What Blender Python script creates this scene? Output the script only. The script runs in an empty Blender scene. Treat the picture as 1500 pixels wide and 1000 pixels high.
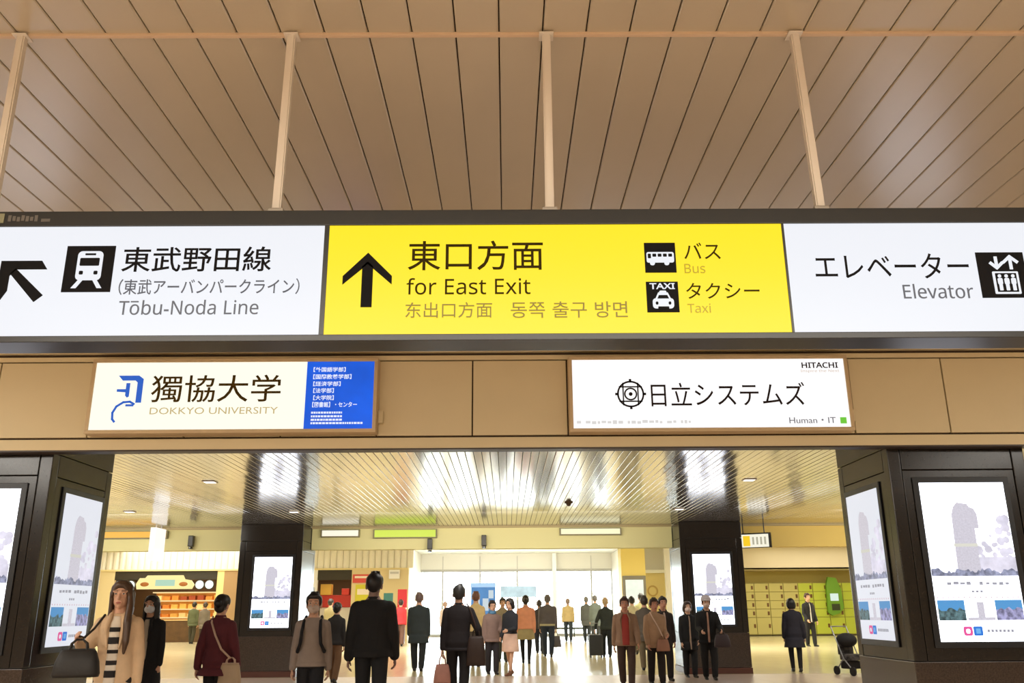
import bpy, bmesh, math, random
from mathutils import Vector, Matrix
R = math.radians
random.seed(7)
SC = bpy.context.scene
COL = SC.collection

# ------------------------------------------------------------------ camera
cam_d = bpy.data.cameras.new('camera')
cam = bpy.data.objects.new('camera', cam_d); COL.objects.link(cam)
cam_d.sensor_width = 36.0
cam_d.lens = 1284.7 / 1500 * 36.0
cam_d.clip_end = 400
def aim(pitch, roll, yaw):
    cp, sp, cy, sy = math.cos(pitch), math.sin(pitch), math.cos(yaw), math.sin(yaw)
    f = Vector((sy*cp, cy*cp, sp)); r0 = Vector((cy, -sy, 0)); u0 = r0.cross(f)
    c, s = math.cos(roll), math.sin(roll)
    r = c*r0 + s*u0; u = -s*r0 + c*u0
    return Matrix((r, u, -f)).transposed().to_4x4()
cam.matrix_world = Matrix.Translation((0, 0, 1.261)) @ aim(0.29835, -0.00739, 0.00736)
SC.camera = cam

# ------------------------------------------------------------------ world, lights, exposure
SC.view_settings.view_transform = 'Standard'
SC.view_settings.look = 'None'
SC.view_settings.exposure = 0.0
SC.view_settings.gamma = 1.0
SC.view_settings.use_curve_mapping = False
W = bpy.data.worlds.new('world'); SC.world = W; W.use_nodes = True
bg = W.node_tree.nodes['Background']
bg.inputs[0].default_value = (0.93, 0.97, 1.0, 1); bg.inputs[1].default_value = 13.0

def area(name, loc, sx, sy, power, col=(1, 1, 1), rot=(0, 0, 0), spread=180):
    d = bpy.data.lights.new(name, 'AREA'); d.shape = 'RECTANGLE'; d.size = sx; d.size_y = sy
    d.energy = power; d.color = col; d.spread = R(spread)
    o = bpy.data.objects.new(name, d); COL.objects.link(o); o.location = loc; o.rotation_euler = rot
    return o
WARM = (1.0, 0.95, 0.86)
# unseen area lamps added to light the near hall (behind the visitor), the passage and the far hall
area('lamp_near_hall', (0, -1.5, 3.6), 9, 2.4, 1150, WARM)
area('lamp_near_hall', (-8, 3.0, 3.7), 1.2, 6, 480, WARM)
area('lamp_near_hall', (8, 3.0, 3.7), 1.2, 6, 240, WARM)
# unseen uplights added along the near hall walls to brighten its ceiling
for cx, sg in ((-12.5, 1), (12.5, -1)):
    area('fill_uplight', (cx, 1.5, 2.6), 0.5, 11, 60, WARM, (0, R(180-sg*35), 0))
area('fill_uplight', (0, -5.2, 2.5), 16, 0.5, 60, WARM, (R(180-40), 0, 0))
for lx in (-7.0, -0.35, 6.6):
    area('lamp_passage', (lx, 14.5, 3.06), 0.9, 7.5, 85, (1.0, 0.95, 0.87), spread=150)
for lx in (-10, -0.4, 9.8):
    area('fill_fascia', (lx, 17.0, 2.95), 7, 0.12, 95, (1.0, 0.96, 0.86), (R(84), 0, 0))  # unseen fill light added to brighten the fascia beams
area('fill_header', (0, 43.5, 4.1), 9, 0.5, 260, (1.0, 0.97, 0.9), (R(50), 0, 0))  # unseen fill light added, aimed at the header above the windows
for lx, ly, p in ((-17, 32, 620), (-6, 32, 620), (6, 32, 620), (16, 32, 560), (-15, 40, 260), (15, 41, 150)):
    area('lamp_far_hall', (lx, ly, 4.15), 6, 5, p, (1.0, 0.95, 0.84))

# ------------------------------------------------------------------ materials
def lin(c):
    if isinstance(c, str):
        c = [int(c[i:i+2], 16) for i in (0, 2, 4)]
    return tuple((v/255/12.92 if v/255 <= 0.04045 else ((v/255+0.055)/1.055)**2.4) for v in c)
_M = {}
def mat(name, col, rough=0.6, metal=0.0, noise=0.0, nscale=20.0, bump=0.0, bscale=60.0, spec=0.5, coat=0.0, stretch=None, sheen=0.0, ior=1.5):

    if name in _M: return _M[name]
    m = bpy.data.materials.new(name); m.use_nodes = True; _M[name] = m
    nt = m.node_tree; b = nt.nodes['Principled BSDF']
    c = lin(col)
    b.inputs['Base Color'].default_value = (*c, 1); b.inputs['Roughness'].default_value = rough
    b.inputs['IOR'].default_value = ior; b.inputs['Metallic'].default_value = metal; b.inputs['Specular IOR Level'].default_value = spec
    b.inputs['Coat Weight'].default_value = coat; b.inputs['Coat Roughness'].default_value = 0.08
    if sheen: b.inputs['Sheen Weight'].default_value = sheen
    if noise or bump:
        tc = nt.nodes.new('ShaderNodeTexCoord'); mp = nt.nodes.new('ShaderNodeMapping')
        nt.links.new(tc.outputs['Object'], mp.inputs[0])
        if stretch: mp.inputs['Scale'].default_value = stretch
    if noise:
        n = nt.nodes.new('ShaderNodeTexNoise'); n.inputs['Scale'].default_value = nscale; n.inputs['Detail'].default_value = 6
        nt.links.new(mp.outputs[0], n.inputs['Vector'])
        r = nt.nodes.new('ShaderNodeMapRange'); r.inputs[1].default_value = 0.3; r.inputs[2].default_value = 0.7
        r.inputs[3].default_value = 1-noise; r.inputs[4].default_value = 1+noise
        nt.links.new(n.outputs['Fac'], r.inputs[0])
        mx = nt.nodes.new('ShaderNodeVectorMath'); mx.operation = 'SCALE'; mx.inputs[0].default_value = c
        nt.links.new(r.outputs[0], mx.inputs['Scale']); nt.links.new(mx.outputs[0], b.inputs['Base Color'])
    if bump:
        n2 = nt.nodes.new('ShaderNodeTexNoise'); n2.inputs['Scale'].default_value = bscale; n2.inputs['Detail'].default_value = 4
        nt.links.new(mp.outputs[0], n2.inputs['Vector'])
        bp = nt.nodes.new('ShaderNodeBump'); bp.inputs['Strength'].default_value = bump; bp.inputs['Distance'].default_value = 0.01
        nt.links.new(n2.outputs['Fac'], bp.inputs['Height']); nt.links.new(bp.outputs[0], b.inputs['Normal'])
    return m
def glow(name, col, k=1.0, noise=0.0, nscale=20.0):
    """a backlit or self-lit surface, or one given added glow"""
    if name in _M: return _M[name]
    m = bpy.data.materials.new(name); m.use_nodes = True; _M[name] = m
    nt = m.node_tree; b = nt.nodes['Principled BSDF']; c = lin(col)
    b.inputs['Base Color'].default_value = (0.02, 0.02, 0.02, 1); b.inputs['Roughness'].default_value = 0.3
    b.inputs['Specular IOR Level'].default_value = 0.2
    b.inputs['Emission Color'].default_value = (*c, 1); b.inputs['Emission Strength'].default_value = k
    if noise:
        tc = nt.nodes.new('ShaderNodeTexCoord'); n = nt.nodes.new('ShaderNodeTexNoise')
        n.inputs['Scale'].default_value = nscale; n.inputs['Detail'].default_value = 5
        nt.links.new(tc.outputs['Object'], n.inputs['Vector'])
        r = nt.nodes.new('ShaderNodeMapRange'); r.inputs[1].default_value = 0.35; r.inputs[2].default_value = 0.65
        r.inputs[3].default_value = k*(1-noise); r.inputs[4].default_value = k*(1+noise)
        nt.links.new(n.outputs['Fac'], r.inputs[0]); nt.links.new(r.outputs[0], b.inputs['Emission Strength'])
    return m

# ------------------------------------------------------------------ mesh helpers
class MB:
    def __init__(s): s.bm = bmesh.new()
    def box(s, x0, x1, y0, y1, z0, z1, bev=0.0):
        t = bmesh.new() if bev else s.bm
        v = [t.verts.new((x, y, z)) for z in (z0, z1) for y in (y0, y1) for x in (x0, x1)]
        for f in ((0, 2, 3, 1), (4, 5, 7, 6), (0, 1, 5, 4), (2, 6, 7, 3), (0, 4, 6, 2), (1, 3, 7, 5)):
            t.faces.new([v[i] for i in f])
        if bev:
            bmesh.ops.bevel(t, geom=t.edges[:], offset=bev, segments=2, affect='EDGES', profile=0.7)
            s.merge(t)
        return s
    def merge(s, t):
        me = bpy.data.meshes.new('tmp'); t.to_mesh(me); t.free(); s.bm.from_mesh(me); bpy.data.meshes.remove(me)
    def prism(s, pts, y0, y1):
        """outline in x,z extruded between two y"""
        a = [s.bm.verts.new((x, y0, z)) for x, z in pts]; b = [s.bm.verts.new((x, y1, z)) for x, z in pts]
        n = len(pts)
        s.bm.faces.new(a); s.bm.faces.new(b[::-1])
        for i in range(n): s.bm.faces.new((a[i], b[i], b[(i+1) % n], a[(i+1) % n]))
        return s
    def bar(s, pts, w, y0, y1):
        """a stroke of width w along x,z points"""
        for (xa, za), (xb, zb) in zip(pts, pts[1:]):
            d = Vector((xb-xa, zb-za)); d.normalize(); n = Vector((-d.y, d.x))*w/2; e = d*w*0.35
            s.prism([(xa-e.x+n.x, za-e.y+n.y), (xa-e.x-n.x, za-e.y-n.y), (xb+e.x-n.x, zb+e.y-n.y), (xb+e.x+n.x, zb+e.y+n.y)], y0, y1)
        return s
    def ring(s, cx, cz, rx, rz, w, y0, y1, n=36):
        for i in range(n):
            a, b = 2*math.pi*i/n, 2*math.pi*(i+1)/n
            s.prism([(cx+rx*math.cos(a), cz+rz*math.sin(a)), (cx+(rx-w)*math.cos(a), cz+(rz-w)*math.sin(a)),
                     (cx+(rx-w)*math.cos(b), cz+(rz-w)*math.sin(b)), (cx+rx*math.cos(b), cz+rz*math.sin(b))], y0, y1)
        return s
    def cap(s, p0, p1, r0, r1, seg=14, flat=None):
        """closed tapered capsule; flat scales the section along a world axis vector (axis, factor)"""
        p0, p1 = Vector(p0), Vector(p1); d = p1-p0; L = d.length
        d = d.normalized() if L > 1e-6 else Vector((0, 0, 1))
        a = d.orthogonal().normalized(); b = d.cross(a)
        rings = []
        for k in range(4): t = math.pi/2*(1-k/4); rings.append((p0-d*r0*math.sin(t), r0*math.cos(t)))
        rings.append((p0, r0)); rings.append((p1, r1))
        for k in range(1, 5): t = math.pi/2*k/4; rings.append((p1+d*r1*math.sin(t), r1*math.cos(t)))
        prev = None; bm = s.bm
        for i, (c, r) in enumerate(rings):
            if r < 1e-5: cur = [bm.verts.new(c)]
            else:
                cur = []
                for j in range(seg):
                    an = 2*math.pi*j/seg; o = (a*math.cos(an)+b*math.sin(an))*r
                    if flat: o = o - flat[0]*o.dot(flat[0])*(1-flat[1])
                    cur.append(bm.verts.new(c+o))
            if prev:
                for j in range(seg):
                    j2 = (j+1) % seg
                    if len(prev) == 1: bm.faces.new((prev[0], cur[j], cur[j2]))
                    elif len(cur) == 1: bm.faces.new((prev[j2], prev[j], cur[0]))
                    else: bm.faces.new((prev[j2], prev[j], cur[j], cur[j2]))
            prev = cur
        return s
    def ell(s, c, rx, ry, rz, rot=None, u=16, v=10):
        mx = Matrix.Translation(c) @ (rot.to_4x4() if rot else Matrix()) @ Matrix.Diagonal((rx, ry, rz, 1))
        bmesh.ops.create_uvsphere(s.bm, u_segments=u, v_segments=v, radius=1, matrix=mx); return s
    def loft(s, rings, n=28, power=2.0):
        """closed loft of elliptic rings (cx, cy, z, rx, ry)"""
        prev = None; bm = s.bm
        for cx, cy, z, rx, ry in rings:
            cur = []
            for j in range(n):
                t = 2*math.pi*j/n; c, q = math.cos(t), math.sin(t); e = 2/power
                cur.append(bm.verts.new((cx+rx*math.copysign(abs(c)**e, c), cy+ry*math.copysign(abs(q)**e, q), z)))
            if prev:
                for j in range(n): bm.faces.new((prev[j], prev[(j+1) % n], cur[(j+1) % n], cur[j]))
            else: bm.faces.new(cur[::-1])
            prev = cur
        bm.faces.new(prev); return s
    def cyl(s, p0, p1, r, seg=14):
        p0, p1 = Vector(p0), Vector(p1); d = (p1-p0).normalized(); a = d.orthogonal().normalized(); b = d.cross(a)
        A = [s.bm.verts.new(p0+(a*math.cos(2*math.pi*j/seg)+b*math.sin(2*math.pi*j/seg))*r) for j in range(seg)]
        B = [s.bm.verts.new(p1+(a*math.cos(2*math.pi*j/seg)+b*math.sin(2*math.pi*j/seg))*r) for j in range(seg)]
        s.bm.faces.new(A[::-1]); s.bm.faces.new(B)
        for j in range(seg): s.bm.faces.new((A[j], A[(j+1) % seg], B[(j+1) % seg], B[j]))
        return s
    def tube(s, pts, r, seg=8):
        for p, q in zip(pts, pts[1:]): s.cap(p, q, r, r, seg)
        return s
    def mesh(s, name, smooth=False, fix=True):
        if fix: bmesh.ops.recalc_face_normals(s.bm, faces=s.bm.faces[:])
        me = bpy.data.meshes.new(name); s.bm.to_mesh(me); s.bm.free()
        if smooth:
            for p in me.polygons: p.use_smooth = True
        return me
    def build(s, name, m, parent=None, smooth=False):
        me = s.mesh(name, smooth); me.materials.append(m)
        o = bpy.data.objects.new(name, me); COL.objects.link(o)
        if parent: o.parent = parent
        return o
def empty(name, loc=(0, 0, 0), rz=0.0, parent=None):
    o = bpy.data.objects.new(name, None); COL.objects.link(o); o.location = loc; o.rotation_euler = (0, 0, rz)
    o.empty_display_size = 0.2
    if parent: o.parent = parent
    return o
def tag(o, label, cat, group=None):
    o['label'] = label; o['category'] = cat
    if group: o['group'] = group
    return o
def struct(o, label=None):
    o['kind'] = 'structure'
    if label: o['label'] = label
    return o
def copy_tree(o, parent=None):
    c = o.copy(); COL.objects.link(c)
    if parent: c.parent = parent
    for ch in list(o.children): copy_tree(ch, c)
    return c
def sans(t):
    return ''.join(chr(0x1D5A0+ord(c)-65) if 'A' <= c <= 'Z' else chr(0x1D5BA+ord(c)-97) if 'a' <= c <= 'z' else c for c in t)
def text(body, x0, x1, z0, z1, y, m, parent=None, name='lettering', bold=0.0, th=0.003, up=0.002):
    """flat raised lettering fitted to a box, facing -Y"""
    cu = bpy.data.curves.new('lettering_curve', 'FONT'); cu.body = body; cu.size = 1.0; cu.offset = bold; cu.resolution_u = 3
    to = bpy.data.objects.new('lettering_curve', cu); COL.objects.link(to)
    dg = bpy.context.evaluated_depsgraph_get()
    me = bpy.data.meshes.new_from_object(to.evaluated_get(dg))
    bpy.data.objects.remove(to); bpy.data.curves.remove(cu)
    bm = bmesh.new(); bm.from_mesh(me); bpy.data.meshes.remove(me)
    xs = [v.co.x for v in bm.verts]; ys = [v.co.y for v in bm.verts]
    ax, bx, ay, by = min(xs), max(xs), min(ys), max(ys)
    for v in bm.verts:
        v.co = Vector((x0+(v.co.x-ax)/(bx-ax)*(x1-x0), y-up, z0+(v.co.y-ay)/(by-ay)*(z1-z0)))
    g = bmesh.ops.extrude_face_region(bm, geom=bm.faces[:])
    for e in g['geom']:
        if isinstance(e, bmesh.types.BMVert): e.co.y -= th
    b = MB(); b.bm.free(); b.bm = bm
    return b.build(name, m, parent)

# ------------------------------------------------------------------ setting: floor, ceilings, walls
M_front_ceiling = mat('ceiling_beige', (176, 163, 137), 0.31, noise=0.02, nscale=3, spec=0.5, ior=2.0)
M_seam = mat('seam_dark', (52, 40, 30), 0.8)
def planks(name, x0, x1, pitch, gap, y0, y1, z0, slope, m, depth=0.015, tilt=0.0, first=None):
    b = MB(); x = first if first is not None else x0
    while x < x1:
        a, c = x+gap/2, x+pitch-gap/2
        za = random.uniform(-tilt, tilt); zc = -za; r = depth*0.35
        prof = [(a, depth), (a, r+za), (a+r, za), (c-r, zc), (c, r+zc), (c, depth)]
        va = [b.bm.verts.new((px, y0, z0+pz)) for px, pz in prof]
        vb = [b.bm.verts.new((px, y1, z0+slope*(y1-y0)+pz)) for px, pz in prof]
        for i in range(len(prof)-1): b.bm.faces.new((va[i], va[i+1], vb[i+1], vb[i]))
        b.bm.faces.new((va[-1], va[0], vb[0], vb[-1])); b.bm.faces.new(va[::-1]); b.bm.faces.new(vb)
        x += pitch
    return b.build(name, m)
# near hall ceiling: wide boards, rising slightly towards the beam
CZ = lambda y: 3.839+0.0201*(y-3.493)
struct(planks('ceiling', -14, 14, 0.2031, 0.006, -6, 8.195, CZ(-6), 0.0201, M_front_ceiling, first=-0.0244-69*0.2031), 'beige ceiling of wide boards above the large hanging sign')
b = MB(); b.box(-14, 14, -6, 8.34, CZ(8.34)+0.02, CZ(8.34)+0.1); struct(b.build('ceiling_backing', M_seam))
b = MB(); b.box(-14, 14, 3.482, 3.504, CZ(3.493)-0.013, CZ(3.493)+0.003, 0.002)
struct(b.build('trim_1', mat('trim_tan', (196, 170, 140), 0.5)), 'thin ceiling rail the sign poles hang from')

# passage ceiling: narrow glossy panels
M_pass = mat('ceiling_glossy', (196, 193, 187), 0.14, metal=0.8, spec=0.8)
struct(planks('ceiling', -14, 14, 0.1, 0.006, 8.345, 20.0, 3.09, 0, M_pass, depth=0.012, tilt=0.0007), 'glossy panelled ceiling of the passage between the dark columns')
b = MB(); b.box(-14, 14, 8.345, 20.05, 3.104, 3.2); struct(b.build('ceiling_backing', M_seam))
# far hall ceiling
b = MB(); b.box(-26, 26, 20.4, 48.6, 4.22, 4.32); struct(b.build('ceiling', mat('ceiling_white', (238, 236, 228), 0.6)), 'white ceiling of the far hall')

# floors
def floor_mat(name, col, joint, sx, rough):
    m = bpy.data.materials.new(name); m.use_nodes = True; nt = m.node_tree; p = nt.nodes['Principled BSDF']
    tc = nt.nodes.new('ShaderNodeTexCoord'); br = nt.nodes.new('ShaderNodeTexBrick')
    br.offset = 0.0; br.inputs['Scale'].default_value = 1.0; br.inputs['Brick Width'].default_value = sx; br.inputs['Row Height'].default_value = sx
    br.inputs['Mortar Size'].default_value = 0.004; br.inputs['Color1'].default_value = (*lin(col), 1)
    br.inputs['Color2'].default_value = (*[v*0.95 for v in lin(col)], 1); br.inputs['Mortar'].default_value = (*lin(joint), 1)
    nt.links.new(tc.outputs['Object'], br.inputs['Vector']); nt.links.new(br.outputs['Color'], p.inputs['Base Color'])
    p.inputs['Roughness'].default_value = rough; p.inputs['Specular IOR Level'].default_value = 0.6
    return m
b = MB(); b.box(-26, 26, -6, 19.15, -0.1, 0); struct(b.build('floor', floor_mat('floor_pinkish_stone', (192, 170, 152), (150, 130, 114), 0.6, 0.28)), 'pinkish stone floor of the near hall')
b = MB(); b.box(-26, 26, 19.15, 50, -0.1, 0); struct(b.build('floor', floor_mat('floor_cream_tile', (228, 215, 176), (202, 186, 148), 0.6, 0.17)), 'cream tiled floor of the far hall')

# walls that close the building
M_wall = mat('wall_cream', (205, 190, 160), 0.7)
for nm, bx in (('wall_back', (-14, 14, -6.2, -6, 0, 3.9)), ('wall_left', (-14.2, -14, -6.2, 20.4, 0, 5)), ('wall_right', (14, 14.2, -6.2, 20.4, 0, 5)),
               ('wall_far_left', (-26.2, -26, 20.2, 50, 0, 4.4)), ('wall_far_right', (26, 26.2, 20.2, 50, 0, 4.4))):
    b = MB(); b.box(*bx); struct(b.build(nm, M_wall))
for x0, x1 in ((-26, -14.2), (14.2, 26)):
    b = MB(); b.box(x0, x1, 20.2, 20.4, 0, 4.4); struct(b.build('wall_near', M_wall))

# ------------------------------------------------------------------ beam above the near columns
M_beam = mat('beam_tan', (222, 206, 164), 0.5, noise=0.02, nscale=2)
M_beam_dark = mat('beam_gap', (70, 54, 38), 0.8)
b = MB(); b.box(-14, 14, 8.235, 8.34, 2.75, 3.94); bm0 = struct(b.build('beam', M_beam_dark), 'long tan beam that carries the two lit adverts')
b = MB(); b.box(-14, 14, 8.2, 8.338, 2.737, 2.838, 0.004); b.build('beam_board', M_beam, bm0)
gx = [-0.323+0.911*k for k in range(-15, 16)]
b = MB()
for a, c in zip(gx, gx[1:]): b.box(a+0.007, c-0.007, 8.205, 8.24, 2.858, 3.588, 0.003)
b.build('beam_panel', M_beam, bm0)
b = MB(); b.box(-14, 14, 8.2, 8.24, 3.6, 3.645, 0.004); b.box(-14, 14, 8.17, 8.24, 3.675, 3.74, 0.01); b.box(-14, 14, 8.2, 8.24, 3.76, 3.925, 0.004)
b.build('beam_trim', M_beam, bm0)
b = MB(); b.box(-14, 14, 8.2, 8.34, 2.722, 2.7365); b.build('beam_edge', mat('edge_brown', (58, 44, 32), 0.4), bm0)

# ------------------------------------------------------------------ large hanging direction sign
S = 4.6
sign = tag(empty('hanging_sign', (0, S+0.12, 2.69)), 'long black-framed lit direction sign with white and yellow panels hanging from the ceiling', 'sign')
def child_inv(o):
    """keep world coordinates for a part built in world space under an empty"""
    o.matrix_parent_inverse = o.parent.matrix_world.inverted() if False else Matrix.Translation(-Vector(o.parent.location)); return o
def P(mb, name, m, parent, smooth=False):
    o = mb.build(name, m, None, smooth); o.parent = parent
    if parent.type == 'EMPTY': o.matrix_parent_inverse = Matrix.Translation(-parent.location)
    return o
M_frame = mat('sign_frame_black', (32, 31, 28), 0.32, metal=0.2)
M_white_lit = glow('sign_white_lit', (236, 239, 246), 1.0)
M_yellow_lit = glow('sign_yellow_lit', (255, 226, 6), 1.06)
M_black = mat('sign_black', (20, 19, 20), 0.8, spec=0.1)
M_grey = glow('sign_grey', (86, 88, 96), 1.0)
M_brown = mat('sign_brown', (46, 36, 6), 0.8, spec=0.1)
M_olive = glow('sign_olive', (142, 118, 2), 1.0)
M_ochre = glow('sign_ochre', (190, 160, 8), 1.0)
X0, X1 = -4.2, 4.4
b = MB(); b.box(X0, X1, S+0.012, S+0.25, 2.695, 3.458, 0.004)
P(b, 'sign_body', M_frame, sign)
b = MB()
b.box(X0, X1, S-0.012, S+0.02, 3.372, 3.464, 0.004); b.box(X0, X1, S-0.012, S+0.02, 2.682, 2.718, 0.003)
for xa, xb in ((-1.028, -1.001), (1.579, 1.592), (X0, X0+0.03), (X1-0.03, X1)): b.box(xa, xb, S-0.008, S+0.02, 2.716, 3.374)
P(b, 'sign_frame', M_frame, sign)
pw = P(MB().box(X0+0.03, -1.028, S-0.002, S+0.02, 2.718, 3.372), 'white_panel', M_white_lit, sign)
py = P(MB().box(-1.001, 1.579, S-0.002, S+0.02, 2.718, 3.372), 'yellow_panel', M_yellow_lit, sign)
pe = P(MB().box(1.592, X1-0.03, S-0.002, S+0.02, 2.718, 3.372), 'white_panel', M_white_lit, sign)
ys = S-0.002
def sub(mb, name, m, parent): 
    return mb.build(name, m, parent)
def fix(parent):
    for o in parent.children: o.matrix_parent_inverse = parent.matrix_parent_inverse.inverted() @ Matrix() if False else Matrix()
# left panel
def stroke(mb, pts): mb.prism(pts, ys-0.005, ys); return mb
b = MB(); stroke(b, [(-2.80, 3.158), (-2.578, 3.158), (-2.545, 3.098), (-2.73, 3.098), (-2.745, 3.04), (-2.8, 3.09)])
stroke(b, [(-2.80, 3.158), (-2.80, 2.985), (-2.83, 2.925), (-2.86, 2.96), (-2.86, 3.158)])
stroke(b, [(-2.775, 3.12), (-2.735, 3.12), (-2.567, 2.962), (-2.607, 2.922), (-2.775, 3.08)])
b2 = MB(); q = lambda x, z: (x, z)
# arrow pointing up-left: head of two arms and a diagonal shaft
b.bm.free(); b = MB()
stroke(b, [(-2.823, 3.163), (-2.605, 3.163), (-2.57, 3.112), (-2.738, 3.112), (-2.775, 3.075), (-2.775, 2.985), (-2.808, 2.925), (-2.832, 2.955), (-2.832, 3.163)])
stroke(b, [(-2.745, 3.118), (-2.772, 3.085), (-2.618, 2.918), (-2.572, 2.958)])
sub(b, 'arrow', M_black, pw)
def rr(x0, x1, z0, z1, r, n=4):
    out = []
    for cx, cz, a0 in ((x1-r, z1-r, 0), (x0+r, z1-r, 90), (x0+r, z0+r, 180), (x1-r, z0+r, 270)):
        for k in range(n+1): a = R(a0+90*k/n); out.append((cx+r*math.cos(a), cz+r*math.sin(a)))
    return out
def pict(parent, x0, x1, z0, z1, white):
    """black square with a white figure: white is a list of (kind, args) in 0..1 square units"""
    sub(MB().prism([(x0, z0), (x1, z0), (x1, z1), (x0, z1)], ys-0.004, ys), 'pictogram', M_black, parent)
    w = MB(); k = MB(); fx = lambda u: x0+u*(x1-x0); fz = lambda v: z0+v*(z1-z0); s = x1-x0; nk = 0
    for c, pts in white:
        poly = [(fx(u), fz(v)) for u, v in pts]
        if c == 'w': w.prism(poly, ys-0.007, ys-0.003)
        else: k.prism(poly, ys-0.009, ys-0.006); nk += 1
    sub(w, 'pictogram_figure', M_white_lit, parent)
    if nk: sub(k, 'pictogram_detail', M_black, parent)
    else: k.bm.free()
T = [('w', rr(0.25, 0.77, 0.25, 0.88, 0.09)), ('k', rr(0.31, 0.71, 0.56, 0.73, 0.02)), ('k', rr(0.40, 0.62, 0.79, 0.83, 0.01)),
     ('k', rr(0.32, 0.40, 0.37, 0.45, 0.02)), ('k', rr(0.62, 0.70, 0.37, 0.45, 0.02)),
     ('w', [(0.33, 0.27), (0.42, 0.27), (0.29, 0.08), (0.19, 0.08)]), ('w', [(0.60, 0.27), (0.69, 0.27), (0.82, 0.08), (0.72, 0.08)])]
pict(pw, -2.474, -2.202, 2.975, 3.252, T)
text('東武野田線', -2.156, -1.318, 3.094, 3.244, ys, M_black, pw, bold=0.006)
text('（東武アーバンパークライン）', -2.156, -1.150, 2.957, 3.050, ys, M_grey, pw, bold=0.002)
text(sans('Tobu-Noda Line'), -2.141, -1.369, 2.839, 2.925, ys, M_grey, pw)
sub(MB().box(-2.078, -2.036, ys-0.005, ys, 2.913, 2.920), 'macron', M_grey, pw)
# yellow panel
b = MB(); stroke(b, [(-0.7745, 3.203), (-0.912, 3.062), (-0.912, 3.012), (-0.7745, 3.135)]); stroke(b, [(-0.7745, 3.203), (-0.637, 3.062), (-0.637, 3.012), (-0.7745, 3.135)])
stroke(b, [(-0.805, 3.12), (-0.7745, 3.15), (-0.744, 3.12), (-0.744, 2.878), (-0.805, 2.878)])
sub(b, 'arrow', M_black, py)
text('東口方面', -0.549, 0.213, 3.095, 3.274, ys, M_brown, py, bold=0.004)
text(sans('for East Exit'), -0.553, 0.139, 2.950, 3.048, ys, M_brown, py)
text('东出口方面', -0.555, -0.075, 2.813, 2.904, ys, M_olive, py)
text('동쪽 출구 방면', 0.028, 0.676, 2.810, 2.905, ys, M_olive, py)
bus = [('w', rr(0.06, 0.94, 0.33, 0.68, 0.06)), ('k', rr(0.10, 0.20, 0.47, 0.62, 0.02))] + [('k', rr(0.25+0.17*k, 0.37+0.17*k, 0.52, 0.62, 0.02)) for k in range(4)] + \
      [('w', rr(0.16, 0.32, 0.24, 0.4, 0.07)), ('w', rr(0.62, 0.78, 0.24, 0.4, 0.07))]
pict(py, 0.787, 0.963, 3.075, 3.256, bus)
taxi = [('w', rr(0.18, 0.84, 0.12, 0.45, 0.1)), ('w', [(0.26, 0.42), (0.76, 0.42), (0.66, 0.64), (0.36, 0.64)]), ('w', rr(0.40, 0.62, 0.6, 0.7, 0.04)),
        ('k', [(0.33, 0.44), (0.69, 0.44), (0.64, 0.55), (0.38, 0.55)]), ('k', rr(0.27, 0.35, 0.24, 0.34, 0.03)), ('k', rr(0.67, 0.75, 0.24, 0.34, 0.03)),
        ('k', rr(0.34, 0.68, 0.1, 0.18, 0.02))]
pict(py, 0.786, 0.965, 2.839, 3.020, taxi)
text(sans('TAXI'), 0.805, 0.946, 2.975, 3.010, ys-0.003, M_white_lit, py, bold=0.02)
text('バス', 1.012, 1.218, 3.155, 3.255, ys, M_brown, py)
text(sans('Bus'), 1.008, 1.125, 3.070, 3.126, ys, M_ochre, py)
text('タクシー', 1.009, 1.419, 2.918, 3.011, ys, M_brown, py)
text(sans('Taxi'), 1.010, 1.139, 2.835, 2.889, ys, M_ochre, py)
# right panel
text('エレベーター', 1.745, 2.615, 3.032, 3.183, ys, M_black, pe)
text(sans('Elevator'), 2.224, 2.617, 2.912, 2.999, ys, M_grey, pe)
lift = [('w', rr(0.28, 0.82, 0.08, 0.57, 0.02)), ('k', rr(0.33, 0.77, 0.12, 0.53, 0.01))]
pict(pe, 2.665, 2.934, 2.915, 3.188, lift)
b = MB()
def UV(pts): return [(2.665+u*0.269, 2.915+v*0.273) for u, v in pts]
for k in range(3):
    c = 0.41+0.14*k
    b.prism(UV(rr(c-0.05, c+0.05, 0.28, 0.42, 0.03)), ys-0.012, ys-0.008); b.prism(UV(rr(c-0.035, c+0.035, 0.43, 0.50, 0.03)), ys-0.012, ys-0.008)
    b.prism(UV(rr(c-0.035, c+0.035, 0.15, 0.30, 0.01)), ys-0.012, ys-0.008)
for pts in ([(0.40, 0.88), (0.40, 0.66)], [(0.28, 0.76), (0.40, 0.65), (0.52, 0.76)], [(0.70, 0.64), (0.70, 0.88)], [(0.56, 0.78), (0.70, 0.90), (0.84, 0.78)]):
    b.bar(UV(pts), 0.017, ys-0.008, ys-0.004)
sub(b, 'pictogram_figure', M_white_lit, pe)
# maker's plate at the upper left of the frame
b = MB(); b.box(-2.89, -2.855, S-0.016, S-0.012, 3.392, 3.45); P(b, 'maker_plate', mat('plate_olive', (120, 118, 88), 0.5), sign)
b = MB()
for k in range(7): b.box(-2.833+0.025*k, -2.815+0.025*k, S-0.0135, S-0.012, 3.402+0.004*(k % 2), 3.440-0.005*(k % 3))
b.box(-2.644, -2.593, S-0.0135, S-0.012, 3.40, 3.418)
P(b, 'plate_print', mat('print_grey', (88, 82, 74), 0.6), sign)
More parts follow.
